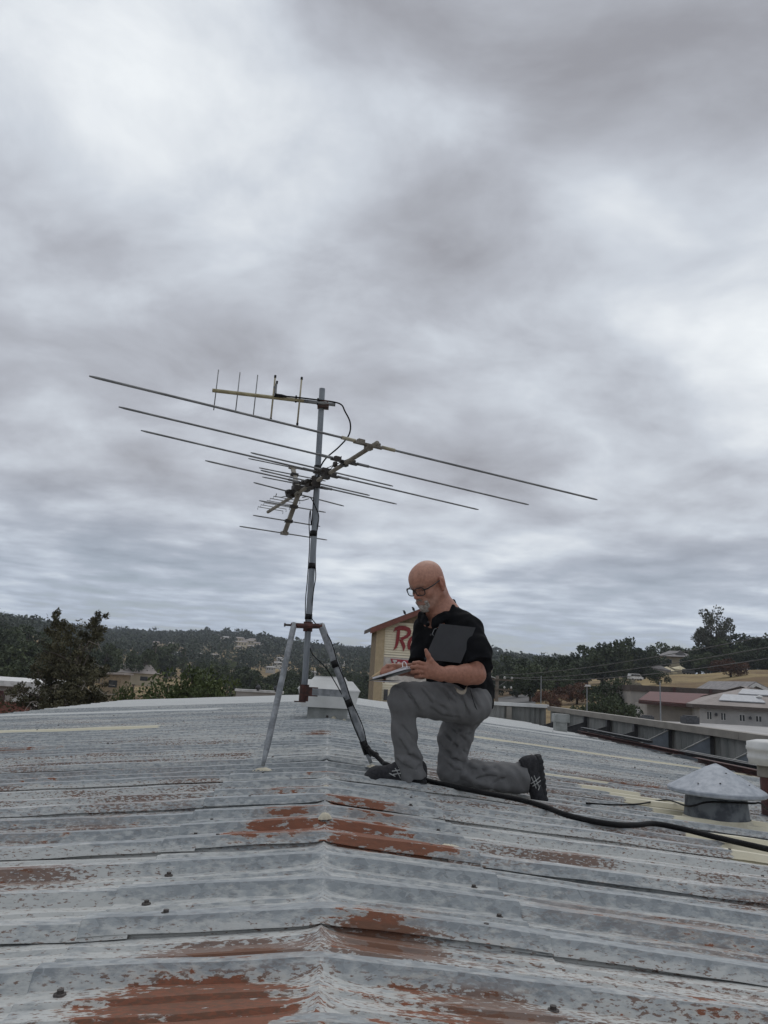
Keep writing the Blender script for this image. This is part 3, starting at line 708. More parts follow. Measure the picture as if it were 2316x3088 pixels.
d = (m_ - a); n_ = Vector((0, 0, 1)); b.hexa([a + n_ * -.021, m_ + n_ * -.021, m_ + n_ * -.021 + Vector((0, .004, 0)), a + n_ * -.021 + Vector((0, .004, 0)), a + n_ * .021, m_ + n_ * .021, m_ + n_ * .021 + Vector((0, .004, 0)), a + n_ * .021 + Vector((0, .004, 0))]); b.build('brace_strap', MT['galv_leg'], trp)
for t in (.29, .565, .87):
    q = tops[1].lerp(feet[1], t); d = (feet[1] - tops[1]).normalized(); L = .022 if t < .8 else .04
    b = MB(); b.tube([q - d * L, q + d * L], .0225, 14); b.build('tape_band', MT['tape'], trp, True)
for z, L in ((1.83, .02), (1.395, .018), (1.185, .018), (.862, .016)):
    b = MB(); q = mast_at(z); b.tube([q - Vector((0, 0, L)), q + Vector((0, 0, L))], MRAD + .004, 16); b.build('tape_band', MT['tape'], trp, True)

# ---- the big comb of a television antenna
ZB = 1.737
BN, BF = Vector((.152, 3.913, ZB)), Vector((-.588, 5.908, ZB - .0))
tv = empty('television_antenna', (-.171, 4.83, ZB), label='large weathered television antenna with long rods, tilted across the mast', cat='antenna')
bd = (BF - BN).normalized(); bs = Vector((-bd.y, bd.x, 0)) * -1     # bs points to the right
b = MB(); b.tube([BN, BF], .0130, 14); b.build('boom', MT['boom'], tv, True)


def boom_pt(px, py):
    """boom point nearest the picture ray of this photo pixel"""
    d = (_F + _R * ((px - 1158) / FPX) - _U * ((py - 1544) / FPX)).normalized(); w = CAM - BN
    a, b_, c = bd.dot(bd), bd.dot(d), d.dot(d); s = (bd.dot(w) * c - d.dot(w) * b_) / (a * c - b_ * b_)
    return BN + bd * s


def zpt(px, py, z):
    d = _F + _R * ((px - 1158) / FPX) - _U * ((py - 1544) / FPX)
    return CAM + d * ((z - CAM.z) / d.z)


EL = [((269, 1134), (1801, 1507), (1136, 1336), .0068, 'long', 'alu'), ((358, 1227), (1594, 1522), (1040, 1392), .0062, 'ins', 'alu'), ((425, 1298), (1443, 1537), (965, 1430), .0060, 'ins', 'alu'),
      ((756, 1365), (1185, 1466), (1010, 1417), .0055, 'clip', 'alu'), ((619, 1389), (1196, 1520), (912, 1461), .0058, 'ins', 'alu'), ((786, 1418), (1115, 1494), (950, 1458), .0055, 'clip', 'alu'),
      ((765, 1455), (1037, 1526), (900, 1484), .0055, 'clip', 'alu')]
for l, r, c, rad, kind, m in EL:
    L_, R_ = zpt(*l, ZB + .016), zpt(*r, ZB + .016); C_ = boom_pt(*c)
    d = (R_ - L_).normalized()
    mid = L_ + d * (C_ - L_).dot(d)
    el = empty_el = None
    b = MB()
    if kind in ('ins', 'long'):
        b.tube([L_, L_ + d * .03, mid - d * .09], [rad * .55, rad, rad], 8); b.tube([mid + d * .09, R_ - d * .03, R_], [rad, rad, rad * .55], 8)
    else:
        b.tube([L_, L_ + d * .02, R_ - d * .02, R_], [rad * .55, rad, rad, rad * .55], 8)
    el = b.build('rod_element', MT[m], tv, True)
    if kind in ('ins', 'long'):
        for s in (-1, 1):
            b = MB(); b.tube([mid + d * s * .085, mid + d * s * .17], rad * 1.55, 8); b.build('sleeve', MT['cream_rod' if kind == 'long' else 'alu'], el, True)
        b = MB(); rot = Matrix.Rotation(math.atan2(d.y, d.x), 3, 'Z')
        b.box(mid + Vector((0, 0, -.006)), (.18, .030, .010), rot); b.box(mid + d * -.05 + Vector((0, 0, .007)), (.04, .026, .016), rot); b.box(mid + d * .05 + Vector((0, 0, .007)), (.04, .026, .016), rot); b.box(mid + Vector((0, 0, -.020)), (.04, .032, .026), rot)
        b.build('insulator', MT['boom' if kind == 'long' else 'insul'], el)
    else:
        b = MB(); rot = Matrix.Rotation(math.atan2(d.y, d.x), 3, 'Z'); b.box(mid, (.07, .04, .02), rot); b.box(mid + Vector((0, 0, -.022)), (.045, .045, .03), rot); b.build('clip', MT['insul'], el)
# phasing lines zig-zag between the insulators along the boom
pts = [boom_pt(1040, 1392), boom_pt(965, 1430), boom_pt(912, 1461), boom_pt(868, 1500)]
for s in (-1, 1):
    b = MB(); b.tube([p + bs * (.03 * s * (-1) ** i) + Vector((0, 0, .035)) for i, p in enumerate(pts)], .0028, 5); b.build('phasing_line', MT['screw'], tv)
for q in (pts[0].lerp(pts[1], .45), pts[1].lerp(pts[2], .5)):
    b = MB(); b.lathe(q + Vector((0, 0, .018)), [(.01, 0), (.016, .012), (.014, .03), (0, .038)], 8); b.build('stand_off', MT['insul'], tv)
# corner reflector arms with their rods
HUB = boom_pt(898, 1483)
bend = bd.copy()
ARM = {1: HUB + bend * .20 + Vector((0, 0, .235)), -1: HUB + bend * .27 + Vector((0, 0, -.255))}
for s, tip in ARM.items():
    b = MB(); d = (tip - HUB).normalized(); w = bs * .015; t_ = bs.cross(d).normalized() * .008
    o_ = HUB + Vector((0, 0, .012 * s))
    b.hexa([o_ - w - t_, o_ + w - t_, o_ + w + t_, o_ - w + t_, tip - w - t_, tip + w - t_, tip + w + t_, tip - w + t_])
    arm = b.build('reflector_arm', MT['boom'], tv)
    for t, (hl, hr) in zip((.30, .66, .97), ((.26, .25), (.27, .25), (.34, .345))):
        q = o_.lerp(tip, t); b = MB(); dd = (bs + bd * .12).normalized()
        b.tube([q - dd * hl, q - dd * (hl - .02), q + dd * (hr - .02), q + dd * hr], [.003, .0048, .0048, .003], 7); b.build('reflector_rod', MT['alu'], arm, True)
        b = MB(); b.box(q, (.05, .035, .022), Matrix.Rotation(math.atan2(dd.y, dd.x), 3, 'Z')); b.build('rod_clip', MT['insul'] if t < .9 else MT['boom'], arm)
# short hooked directors at the far end of the boom
for i in range(6):
    q = BF - bd * (.07 + i * .085) + Vector((0, 0, .012)); dd = (bs + bd * .12).normalized(); h = .105
    b = MB(); b.tube([q - dd * h + Vector((0, 0, -.022)), q - dd * h, q + dd * h, q + dd * h + Vector((0, 0, -.022))], .0032, 6); b.build('director', MT['alu'], tv)
q = BF - bd * .66
b = MB(); b.box(q + Vector((0, 0, .018)), (.10, .07, .03), Matrix.Rotation(.4, 3, 'Z')); b.box(q - bd * .16 + Vector((0, 0, .02)), (.12, .06, .028), Matrix.Rotation(.4, 3, 'Z')); b.build('dipole_housing', MT['insul'], tv)
b = MB()
for s in (-1, 1):
    b.tube([q + bs * .03 * s, q + bs * .06 * s + bd * .10, q + bs * .10 * s + bd * .11, q + bs * .12 * s + bd * .02], .0035, 6)
b.build('folded_dipole', MT['alu'], tv)
b = MB(); mc = mast_at(ZB); b.box(mc + Vector((-.0, -.040, -.01)), (.055, .04, .065)); b.tube([mc + Vector((-.03, -.06, .02)), mc + Vector((-.03, .035, .02)), mc + Vector((.03, .035, .02)), mc + Vector((.03, -.06, .02))], .005, 6); b.build('mast_clamp', MT['insul'], tv)

# ---- small yagi at the top of the mast
ZY = 2.272
YL, YR = Vector((-.903, 4.780, ZY)), Vector((-.104, 4.873, ZY))
yg = empty('yagi_antenna', (mast_at(ZY).x, MY, ZY), label='small yellowed antenna with five upright rods at the top of the mast', cat='antenna')
yoff = Vector((0, -.040, 0)); YL += yoff; YR += yoff
yd = (YR - YL).normalized()
b = MB(); b.tube([YL, YL.lerp(YR, .74)], .0125, 12); b.build('boom', MT['yellow'], yg, True)
b = MB(); b.tube([YL.lerp(YR, .74), YR], .0122, 12); b.build('boom_end', MT['alu'], yg, True)
for i, (c, up, dn, r, m) in enumerate([((842, 217), .145, .135, .0035, 'alu'), ((973, 235), .145, .135, .0035, 'alu'), ((1082, 248), .142, .138, .0035, 'alu'), ((1190, 258), .150, .150, .0058, 'cream_rod'), ((1354, 278), .160, .163, .0058, 'cream_rod')]):
    px = 250 + c[0] * .4822
    t = (at(px, 1080 + c[1] * .4822, 4.8).x - YL.x) / (YR.x - YL.x); q = YL.lerp(YR, t) + Vector((0, -.004, 0))
    b = MB(); e = Vector((.012, 0, 1)).normalized(); b.tube([q - e * dn, q + e * up], r, 8); ro = b.build('upright_rod', MT[m], yg, True)
    if i > 2:
        for z in (-dn, up):
            b = MB(); b.tube([q + e * (z - .014), q + e * (z + .004)], .0078, 8); b.build('end_cap', MT['tape'], ro)
    if i == 3:
        gq = q
        b = MB(); b.tube([q + Vector((.016, 0, 0)), q + Vector((.012, 0, .055)), q + Vector((.014, 0, .10))], [.007, .008, .006], 8); b.box(q + Vector((.008, 0, .07)), (.022, .014, .014)); b.build('gamma_match', MT['alu'], ro)
        b = MB(); b.tube([q + Vector((.016, 0, .095)), q + Vector((.017, 0, .115))], .007, 8); b.build('end_cap', MT['tape'], ro)
b = MB(); q = YL.lerp(YR, .90); b.box(q + Vector((.0, .02, -.012)), (.075, .055, .03)); b.tube([q + Vector((-.03, .075, .012)), q + Vector((-.03, -.015, .012)), q + Vector((.03, -.015, .012)), q + Vector((.03, .075, .012))], .005, 6); b.build('mast_clamp', MT['rustpaint'], yg)

# ---- cables
cab = empty('yagi_cable', gq, label='thin black cable looping from the small top antenna to the mast', cat='cable')
zt = Vector((0, -.012, .014))
path = [gq + Vector((.012, -.01, .012)), gq + Vector((.05, -.004, .012)), gq + yd * .15 + zt, gq + yd * .27 + zt, YR + Vector((-.02, -.01, .016)), YR + Vector((.04, -.01, .0)), at(1040, 1240, 4.80), at(1056, 1275, 4.80), at(1052, 1312, 4.80), at(1022, 1348, 4.80), at(985, 1380, 4.80), at(968, 1405, 4.815), mast_at(1.80) + Vector((.014, -.028, 0)), mast_at(1.74) + Vector((.012, -.03, 0))]
b = MB(); b.tube(bez(path, 8), .0052, 7); b.build('cable_run', MT['black'], cab, True)
b = MB(); b.tube([gq + Vector((.008, -.01, .012)), gq + Vector((.055, -.006, .012)), gq + Vector((.09, -.006, .010))], [.013, .012, .006], 8); b.build('plug', MT['tape'], cab, True)
for t in (.15, .295):
    b = MB(); b.tube([gq + yd * (t) + Vector((0, 0, -.018)), gq + yd * t + Vector((0, 0, .03))], .006, 6); b.build('cable_tie', MT['tape'], cab)

lead = empty('antenna_lead', HUB, label='pair of black cables taped down the mast and along the right tripod leg', cat='cable')
fr = -.030
legv = lambda t, o: tops[1].lerp(feet[1], t) + Vector(o)
pA = [HUB + Vector((.03, 0, -.03)), at(935, 1500, 4.84), at(952, 1530, 4.83), at(961, 1555, 4.858), at(958, 1590, 4.85), at(953, 1620, 4.858), at(951, 1700, 4.858), at(952, 1740, 4.82), at(945, 1785, 4.82), at(941, 1840, 4.858), at(943, 1870, 4.82), legv(.1, (.026, -.006, 0)), legv(.29, (.020, -.010, 0)), legv(.42, (.025, -.004, 0)), legv(.55, (.020, -.010, 0)), legv(.72, (.032, -.002, 0)), legv(.87, (.016, -.018, 0)), legv(.93, (.03, -.03, 0))]
pB = [mast_at(1.74) + Vector((-.012, -.032, 0)), mast_at(1.45) + Vector((-.016, -.028, 0)), at(936, 1540, 4.858), at(932, 1575, 4.858), at(934, 1630, 4.858), at(931, 1690, 4.858), at(926, 1760, 4.858), at(922, 1800, 4.858), at(921, 1850, 4.858), at(924, 1895, 4.84), at(931, 1940, 4.87), at(944, 1975, 4.84), at(975, 2005, 4.80), at(1000, 2040, 4.77), legv(.55, (-.020, -.012, 0)), legv(.70, (-.024, -.008, 0)), legv(.87, (-.012, -.02, 0)), legv(.93, (.015, -.03, 0))]
for p_ in (pA, pB):
    b = MB(); b.tube(bez(p_, 6), .0033, 6); b.build('cable_run', MT['black'], lead, True)

main_pts = [legv(.88, (.012, -.032, 0)), at(1130, 2275, 4.70), at(1160, 2305, 4.62), Vector((.335, 4.52, .035)), Vector((.45, 4.46, .0)), Vector((.56, 4.36, -.025)), Vector((.70, 4.235, -.036)), Vector((.82, 4.165, -.046))]


def roofpx(x, y, lift):
    d = _F + _R * ((x - 1158) / FPX) - _U * ((y - 1544) / FPX)
    t = (lift - CAM.x * SLOPE - CAM.z) / (d.z + d.x * SLOPE); return CAM + d * t


main_pts += [roofpx(1560, 2410, .016), roofpx(1640, 2432, .016), roofpx(1700, 2455, .016), roofpx(1780, 2475, .016), roofpx(1860, 2487, .016), roofpx(1920, 2488, .016), roofpx(1975, 2484, .018), roofpx(2060, 2500, .016), roofpx(2160, 2525, .016), roofpx(2260, 2548, .016), roofpx(2400, 2580, .016), roofpx(2700, 2650, .016)]
mc_ = empty('roof_cable', main_pts[5], label='thick black cable snaking behind the shoe and down the right roof slope', cat='cable')
b = MB(); b.tube(bez(main_pts, 8), .0135, 10); b.build('cable_run', MT['black'], mc_, True)
b = MB(); b.tube(bez([legv(.86, (.010, -.026, 0)), legv(.90, (.022, -.028, 0)), at(1135, 2277, 4.69)], 5), [.017] * 11, 9); b.build('cable_wrap', MT['tape'], mc_, True)
th = [roofpx(1768, 2422, .004), roofpx(1850, 2427, .004), roofpx(1930, 2424, .005), roofpx(2010, 2412, .006), Vector((2.12, 4.58, -.12)), Vector((2.2, 4.51, -.085)), Vector((2.34, 4.475, -.075)), Vector((2.47, 4.50, -.078)), Vector((2.58, 4.62, -.09)), Vector((2.78, 4.85, -.16)), Vector((3.05, 5.0, -.14)), Vector((3.4, 5.1, -.2))]
tc_ = empty('thin_cable', th[0], label='thin black wire running left from under the conical vent cap', cat='cable')
b = MB(); b.tube(bez(th, 6), .0055, 6); b.build('cable_run', MT['black'], tc_, True)
# ---------------------------------------------------------------- the kneeling man: one signed-distance surface for each of body and garments
A3 = lambda p: np.array(p, np.float32)


class SDF:
    def __init__(s, disp=None):
        s.p = []; s.disp = disp

    def cap(s, a, b, ra, rb=None, k=.02, op=1):
        rb = ra if rb is None else rb; a, b = A3(a), A3(b)
        s.p.append(('c', a, b, ra, rb, k, op, (a + b) / 2, np.linalg.norm(b - a) / 2 + max(ra, rb))); return s

    def chain(s, pts, rs, k=.02, op=1):
        for i in range(len(pts) - 1): s.cap(pts[i], pts[i + 1], rs[i], rs[i + 1], k, op)
        return s

    def cut_cap(s, a, b, ra, rb, k=.02):
        """cone with a flat end at b (sleeve, cuff)"""
        a, b = A3(a), A3(b); n = (b - a) / np.linalg.norm(b - a)
        s.p.append(('k', a, b, ra, rb, k, n, (a + b) / 2, np.linalg.norm(b - a) / 2 + max(ra, rb))); return s

    def ell(s, c, r, ax=None, k=.02, op=1):
        ax = np.eye(3, dtype=np.float32) if ax is None else np.array(ax, np.float32)
        s.p.append(('e', A3(c), A3(r), ax, None, k, op, A3(c), max(r))); return s

    def plane(s, pt, n, k=.01):
        n = A3(n) / np.linalg.norm(n); s.p.append(('p', A3(pt), n, 0, 0, k, 0, None, 0)); return s

    def ev(s, P, cc=None, cr=0):
        d = np.full(len(P), 1.0, np.float32)
        for q in s.p:
            if cc is not None and q[0] != 'p' and np.linalg.norm(q[7] - cc) - q[8] - cr > .09: continue
            k = q[5]
            if q[0] in 'ck':
                a, b = q[1], q[2]; ab = b - a; pa = P - a
                t = np.clip(pa @ ab / max(float(ab @ ab), 1e-9), 0, 1)
                e = np.sqrt(((pa - t[:, None] * ab) ** 2).sum(1)) - (q[3] + (q[4] - q[3]) * t)
                if q[0] == 'k':
                    e = np.maximum(e, (P - b) @ q[6]); op = 1
                else:
                    op = q[6]
            elif q[0] == 'e':
                l = (P - q[1]) @ q[3].T; r = q[2]
                k0 = np.sqrt(((l / r) ** 2).sum(1)); k1 = np.sqrt(((l / (r * r)) ** 2).sum(1)) + 1e-9
                e = k0 * (k0 - 1) / k1; op = q[6]
            else:
                e = (P - q[1]) @ q[2]; h = np.maximum(k - np.abs(d - e), 0) / k; d = np.maximum(d, e) + h * h * k / 4; continue
            if op == 1:
                h = np.maximum(k - np.abs(d - e), 0) / k; d = np.minimum(d, e) - h * h * k / 4
            else:
                e = -e; h = np.maximum(k - np.abs(d - e), 0) / k; d = np.maximum(d, e) + h * h * k / 4
        if s.disp is not None: d = d + s.disp(P)
        return d

    def mesh(s, h, lo, hi, B=12):
        """sparse surface nets"""
        lo = A3(lo); n = np.ceil((A3(hi) - lo) / (h * B)).astype(int)
        g = np.stack(np.meshgrid(*[np.arange(m) for m in n], indexing='ij'), -1).reshape(-1, 3)
        ctr = lo + (g + .5) * (B * h)
        dc = s.ev(ctr.astype(np.float32)); keep = g[np.abs(dc) < B * h * .95 + .012]
        o = np.stack(np.meshgrid(*[np.arange(B + 1)] * 3, indexing='ij'), -1).reshape(-1, 3)
        N = n * B + 2; cells = []; pos = []; sg = []
        cor = [(0, 0, 0), (1, 0, 0), (0, 1, 0), (0, 0, 1), (1, 1, 0), (1, 0, 1), (0, 1, 1), (1, 1, 1)]
        edges = [(0, 1), (0, 2), (0, 3), (1, 4), (1, 5), (2, 4), (2, 6), (3, 5), (3, 6), (4, 7), (5, 7), (6, 7)]
        for bk in keep:
            idx = o + bk * B; P = (lo + idx * h).astype(np.float32)
            c = lo + (bk + .5) * (B * h)
            D = s.ev(P, c, B * h * .87).reshape((B + 1,) * 3)
            C = np.stack([D[x:x + B, y:y + B, z:z + B] for x, y, z in cor], -1).reshape(-1, 8)
            S = C < 0; m = S.any(1) & ~S.all(1)
            if not m.any(): continue
            C = C[m]; S = S[m]
            ci = np.stack(np.meshgrid(*[np.arange(B)] * 3, indexing='ij'), -1).reshape(-1, 3)[m] + bk * B
            acc = np.zeros((len(C), 3)); cnt = np.zeros(len(C))
            for i, j in edges:
                x = S[:, i] != S[:, j]; t = C[:, i] / (C[:, i] - C[:, j] + 1e-12)
                pt = np.array(cor[i]) + t[:, None] * (np.array(cor[j]) - np.array(cor[i]))
                acc[x] += pt[x]; cnt[x] += 1
            pos.append(lo + (ci + acc / cnt[:, None]) * h); cells.append(ci); sg.append(S[:, :4])
        ci = np.concatenate(cells); V = np.concatenate(pos); S = np.concatenate(sg)
        lin = (ci[:, 0] * N[1] + ci[:, 1]) * N[2] + ci[:, 2]; od = np.argsort(lin); sl = lin[od]
        def look(c):
            q = (c[:, 0] * N[1] + c[:, 1]) * N[2] + c[:, 2]; w = np.clip(np.searchsorted(sl, q), 0, len(sl) - 1)
            return np.where(sl[w] == q, od[w], -1)
        F = []
        for ax in range(3):
            m = S[:, 0] != S[:, ax + 1]; c = ci[m]; fl = S[m, 0]
            e1 = np.zeros(3, int); e2 = np.zeros(3, int); e1[(ax + 1) % 3] = 1; e2[(ax + 2) % 3] = 1
            q = np.stack([np.nonzero(m)[0], look(c - e1), look(c - e1 - e2), look(c - e2)], 1)
            q = np.where(fl[:, None], q, q[:, ::-1]); F.append(q[(q >= 0).all(1)])
        return V, np.concatenate(F)


def sdf_obj(name, sd, h, lo, hi, mat, parent, tint=None):
    V, F = sd.mesh(h, lo, hi)
    off = np.array(parent_loc(parent))
    me = mesh_np(name, V - off, F, mat, True)
    if tint is not None:
        a = me.attributes.new('tint', 'FLOAT_COLOR', 'POINT'); a.data.foreach_set('color', tint(V).astype(np.float32).ravel())
    return obj(name, me, parent)


man = empty('person', (.70, 4.40, -.06), label='bald bearded man in glasses, black polo shirt and grey trousers, kneeling and writing', cat='person')

# head frame: f forward, l to his left, u up
ha, hp = math.radians(40), math.radians(32)
hf = np.array([-math.cos(ha) * math.cos(hp), -math.sin(ha) * math.cos(hp), -math.sin(hp)])
hl = np.array([math.sin(ha), -math.cos(ha), 0.0]); hu = np.array([-math.cos(ha) * math.sin(hp), -math.sin(ha) * math.sin(hp), math.cos(hp)])
HC = np.array([.512, 4.32, 1.041]); HS = 1.07
HB = np.stack([hf, hl, hu])
H = lambda f_, l_, u_: HC + HS * (f_ * hf + l_ * hl + u_ * hu)

body = SDF()
S1 = HS
body.ell(H(-.004, 0, .046), (.101 * S1, .079 * S1, .087 * S1), HB)
body.ell(H(.036, 0, .055), (.063 * S1, .066 * S1, .060 * S1), HB, k=.03)
body.ell(H(.042, 0, -.022), (.056 * S1, .058 * S1, .074 * S1), HB, k=.03)
for s in (1, -1):
    body.cap(H(.000, s * .055, -.045), H(.072, s * .020, -.088), .023, .021, k=.03)
    body.ell(H(.060, s * .042, -.018), (.027, .024, .025), HB, k=.02)
    body.cap(H(.093, s * .004, .036), H(.076, s * .046, .034), .0115, .010, k=.014)
    body.ell(H(.100, s * .033, .017), (.016, .020, .013), HB, k=.012, op=-1)
    body.ell(H(.079, s * .033, .017), (.0135, .0145, .0125), HB, k=.004)
body.cap(H(.092, 0, .022), H(.117, 0, -.014), .0085, .0145, k=.012)
for s in (1, -1):
    body.ell(H(.106, s * .0135, -.020), (.012, .009, .009), HB, k=.006)
    body.cap(H(.100, s * .016, -.026), H(.082, s * .036, -.052), .007, .006, k=.012)
    body.ell(H(-.016, s * .086, .006), (.022, .0115, .036), HB @ np.array([[.97, s * .22, 0], [-s * .22, .97, 0], [0, 0, 1]]) if False else HB, k=.006)
    body.ell(H(-.006, s * .098, .010), (.011, .008, .020), HB, k=.005, op=-1)
    body.ell(H(-.006, s * .084, -.028), (.010, .009, .012), HB, k=.006)
body.ell(H(.084, 0, -.086), (.022, .026, .020), HB, k=.02)
body.cap(H(.097, -.021, -.046), H(.097, .021, -.046), .0085, k=.01)
body.cap(H(.097, -.018, -.060), H(.097, .018, -.060), .009, k=.010)
body.cap(H(.109, -.024, -.0525), H(.109, .024, -.0525), .0035, k=.005, op=-1)
# neck, trunk, legs inside the clothes
body.cap(H(-.035, 0, -.020), (.615, 4.405, .885), .066, .072, k=.04)
body.cap(H(.02, 0, -.07), (.575, 4.36, .88), .040, .055, k=.04)
body.cap((.625, 4.41, .87), (.735, 4.41, .50), .10, .11, k=.05)
body.cap((.735, 4.41, .50), (.79, 4.43, .42), .10, .075, k=.05)
SHL, SHR = (.742, 4.285, .795), (.522, 4.535, .80)
ELL_, WRL = (.772, 4.165, .555), (.562, 4.082, .547)
ELR, WRR = (.505, 4.455, .565), (.378, 4.310, .562)
body.cap((.63, 4.40, .84), SHL, .06, .055, k=.05).cap((.60, 4.42, .84), SHR, .06, .055, k=.05)
body.cap(SHL, ELL_, .055, .048, k=.03)
el_, wl_ = np.array(ELL_), np.array(WRL)
body.chain([el_, el_ * .72 + wl_ * .28, el_ * .3 + wl_ * .7, wl_], [.046, .051, .040, .034], k=.025)
body.cap(SHR, ELR, .055, .046, k=.03).chain([ELR, WRR], [.045, .032], k=.025)
body.cap((.775, 4.34, .41), (.385, 4.225, .41), .06, .05, k=.03).cap((.385, 4.225, .40), (.45, 4.29, .05), .055, .045, k=.03)
body.cap((.765, 4.52, .40), (.712, 4.5, .03), .06, .05, k=.03).cap((.708, 4.5, .03), (1.12, 4.43, .02), .055, .045, k=.03)
# left hand closed on the notebook, thumb up
for mc, r in (((.482, 4.040, .588), .015), ((.474, 4.034, .570), .0155), ((.474, 4.037, .551), .0150), ((.482, 4.046, .533), .014)):
    body.cap(WRL, mc, .026, r, k=.022)
body.cap(WRL, (.505, 4.055, .60), .024, .017, k=.02)
LF = [[(.482, 4.036, .590), (.440, 4.014, .597), (.416, 4.036, .594), (.424, 4.060, .584)],
      [(.474, 4.030, .571), (.430, 4.010, .576), (.406, 4.034, .572), (.416, 4.060, .564)],
      [(.474, 4.034, .551), (.432, 4.014, .553), (.410, 4.038, .548), (.420, 4.062, .542)],
      [(.482, 4.043, .532), (.447, 4.026, .530), (.428, 4.046, .525), (.438, 4.066, .521)]]
for i, fg in enumerate(LF):
    body.chain(fg, [.0112, .0105, .0095, .0080] if i < 3 else [.0098, .0090, .0082, .0072], k=.0045)
body.chain([(.530, 4.062, .585), (.503, 4.046, .612), (.488, 4.038, .640), (.476, 4.036, .664)], [.019, .0145, .0115, .0092], k=.012)
# right hand round the pencil
for mc in ((0.325, 4.247, 0.578), (0.320, 4.258, 0.567), (0.320, 4.270, 0.555), (0.323, 4.281, 0.543)):
    body.cap(WRR, mc, .024, .014, k=.02)
RF = [[(0.325, 4.245, 0.579), (0.292, 4.223, 0.576), (0.270, 4.207, 0.559), (0.258, 4.199, 0.541)],
      [(0.320, 4.257, 0.567), (0.286, 4.238, 0.561), (0.265, 4.221, 0.542), (0.258, 4.210, 0.526)],
      [(0.320, 4.270, 0.555), (0.288, 4.254, 0.545), (0.273, 4.238, 0.527), (0.270, 4.226, 0.513)],
      [(0.323, 4.281, 0.543), (0.295, 4.268, 0.527), (0.283, 4.250, 0.509), (0.279, 4.237, 0.491)]]
for i, fg in enumerate(RF):
    body.chain(fg, [.0110, .0102, .0092, .0078] if i < 3 else [.0096, .0088, .0080, .0070], k=.0045)
body.chain([(0.352, 4.275, 0.558), (0.316, 4.225, 0.552), (0.288, 4.206, 0.546), (0.268, 4.197, 0.538)], [.018, .0135, .0112, .0090], k=.010)


def skin_tint(V):
    L = (V - HC) @ HB.T / HS; f_, l_, u_ = L.T
    head = V[:, 2] > .88
    c = np.tile(np.array([.40, .185, .115]), (len(V), 1))
    arm = np.array([.335, .155, .105]); c[:] = arm
    sm = lambda x, a, b: np.clip((x - a) / (b - a), 0, 1)
    hc = np.array([.40, .195, .138])
    c[head] = hc
    def blend(m, colr): c[:] = c * (1 - m[:, None]) + np.array(colr) * m[:, None]
    top = sm(u_, .03, .10) * head; blend(top * .7, (.46, .245, .175))
    stub = sm(-f_, -.035, .03) * sm(u_, -.05, -.01) * sm(.125 - u_, 0, .05) * head * (1 - np.exp(-((l_ / .078) ** 8 * 0))); blend(stub * .55, (.46, .37, .31))
    ear = np.exp(-(((f_ + .01) / .022) ** 2 + ((np.abs(l_) - .085) / .012) ** 2 + (u_ / .035) ** 2)); blend(ear * .6 * head, (.42, .150, .105))
    nose = np.exp(-(((f_ - .115) / .02) ** 2 + (l_ / .022) ** 2 + ((u_ + .012) / .022) ** 2)); blend(nose * .55 * head, (.43, .150, .105))
    lip = np.exp(-(((f_ - .10) / .02) ** 2 + (l_ / .024) ** 4 + ((u_ + .053) / .009) ** 2)); blend(lip * .7 * head, (.26, .085, .070))
    eye = np.exp(-(((np.abs(l_) - .033) / .014) ** 2 + ((u_ - .013) / .005) ** 2 + ((f_ - .09) / .02) ** 2)); blend(eye * .85 * head, (.07, .035, .03))
    brow = np.exp(-(((np.abs(l_) - .030) / .020) ** 4 + ((u_ - .042) / .006) ** 2 + ((f_ - .09) / .03) ** 2)); blend(brow * .45 * head, (.33, .24, .19))
    beardm = np.exp(-(((u_ + .05) / .05) ** 4)) * sm(f_, .01, .06) * sm(-u_, .02, .05) * head; blend(beardm * .25, (.42, .33, .28))
    return np.concatenate([c, np.ones((len(V), 1))], 1)


sdf_obj('body', body, .0034, (.18, 3.93, -.10), (1.25, 4.68, 1.24), MT['skin'], man, skin_tint)

# goatee and moustache
bd_ = SDF()
bd_.ell(H(.088, 0, -.084), (.026, .031, .026), HB).ell(H(.080, 0, -.100), (.024, .028, .018), HB, k=.012)
for s in (1, -1):
    bd_.cap(H(.104, s * .004, -.034), H(.092, s * .034, -.056), .0062, .0075, k=.008).cap(H(.092, s * .034, -.056), H(.086, s * .030, -.080), .0075, .011, k=.01)
bd_.ell(H(.110, 0, -.055), (.012, .019, .0115), HB, k=.006, op=-1)
sdf_obj('beard', bd_, .0028, HC - .16, HC + .16, MT['beard'], man)

# glasses
g = empty_g = None
gb = MB()
Hv = lambda f_, l_, u_: Vector(H(f_, l_, u_))
for s in (1, -1):
    ring = []
    for i in range(22):
        a = 2 * math.pi * i / 22; ca, sa = math.cos(a), math.sin(a)
        x = .0275 * math.copysign(abs(ca) ** .55, ca); y = .0195 * math.copysign(abs(sa) ** .6, sa)
        ring.append(Hv(.116 - .010 * (abs(s * .033 + x) / .06) ** 2 - .02 * (.012 - y) * .6, s * .034 + x, .012 + y + (.003 if sa > 0 else 0)))
    ring.append(ring[0]); ring.append(ring[1])
    gb.tube(ring, .0031, 6, caps=False)
    gb.tube([ring[5] if False else Hv(.106, s * .061, .020), Hv(.094, s * .074, .020), Hv(.05, s * .082, .020), Hv(.0, s * .087, .024), Hv(-.022, s * .089, .012)], [.0042, .0040, .0034, .003, .0028], 6)
gb.tube([Hv(.117, -.008, .018), Hv(.120, 0, .021), Hv(.117, .008, .018)], .0030, 6)
glasses = gb.build('glasses', MT['frame'], man, True)
lm, lnt, lb = new_mat('clear_lens'); lb.inputs['Transmission Weight'].default_value = 1.0; lb.inputs['Roughness'].default_value = 0.02; lb.inputs['IOR'].default_value = 1.08; lb.inputs['Base Color'].default_value = (.93, .95, .95, 1)
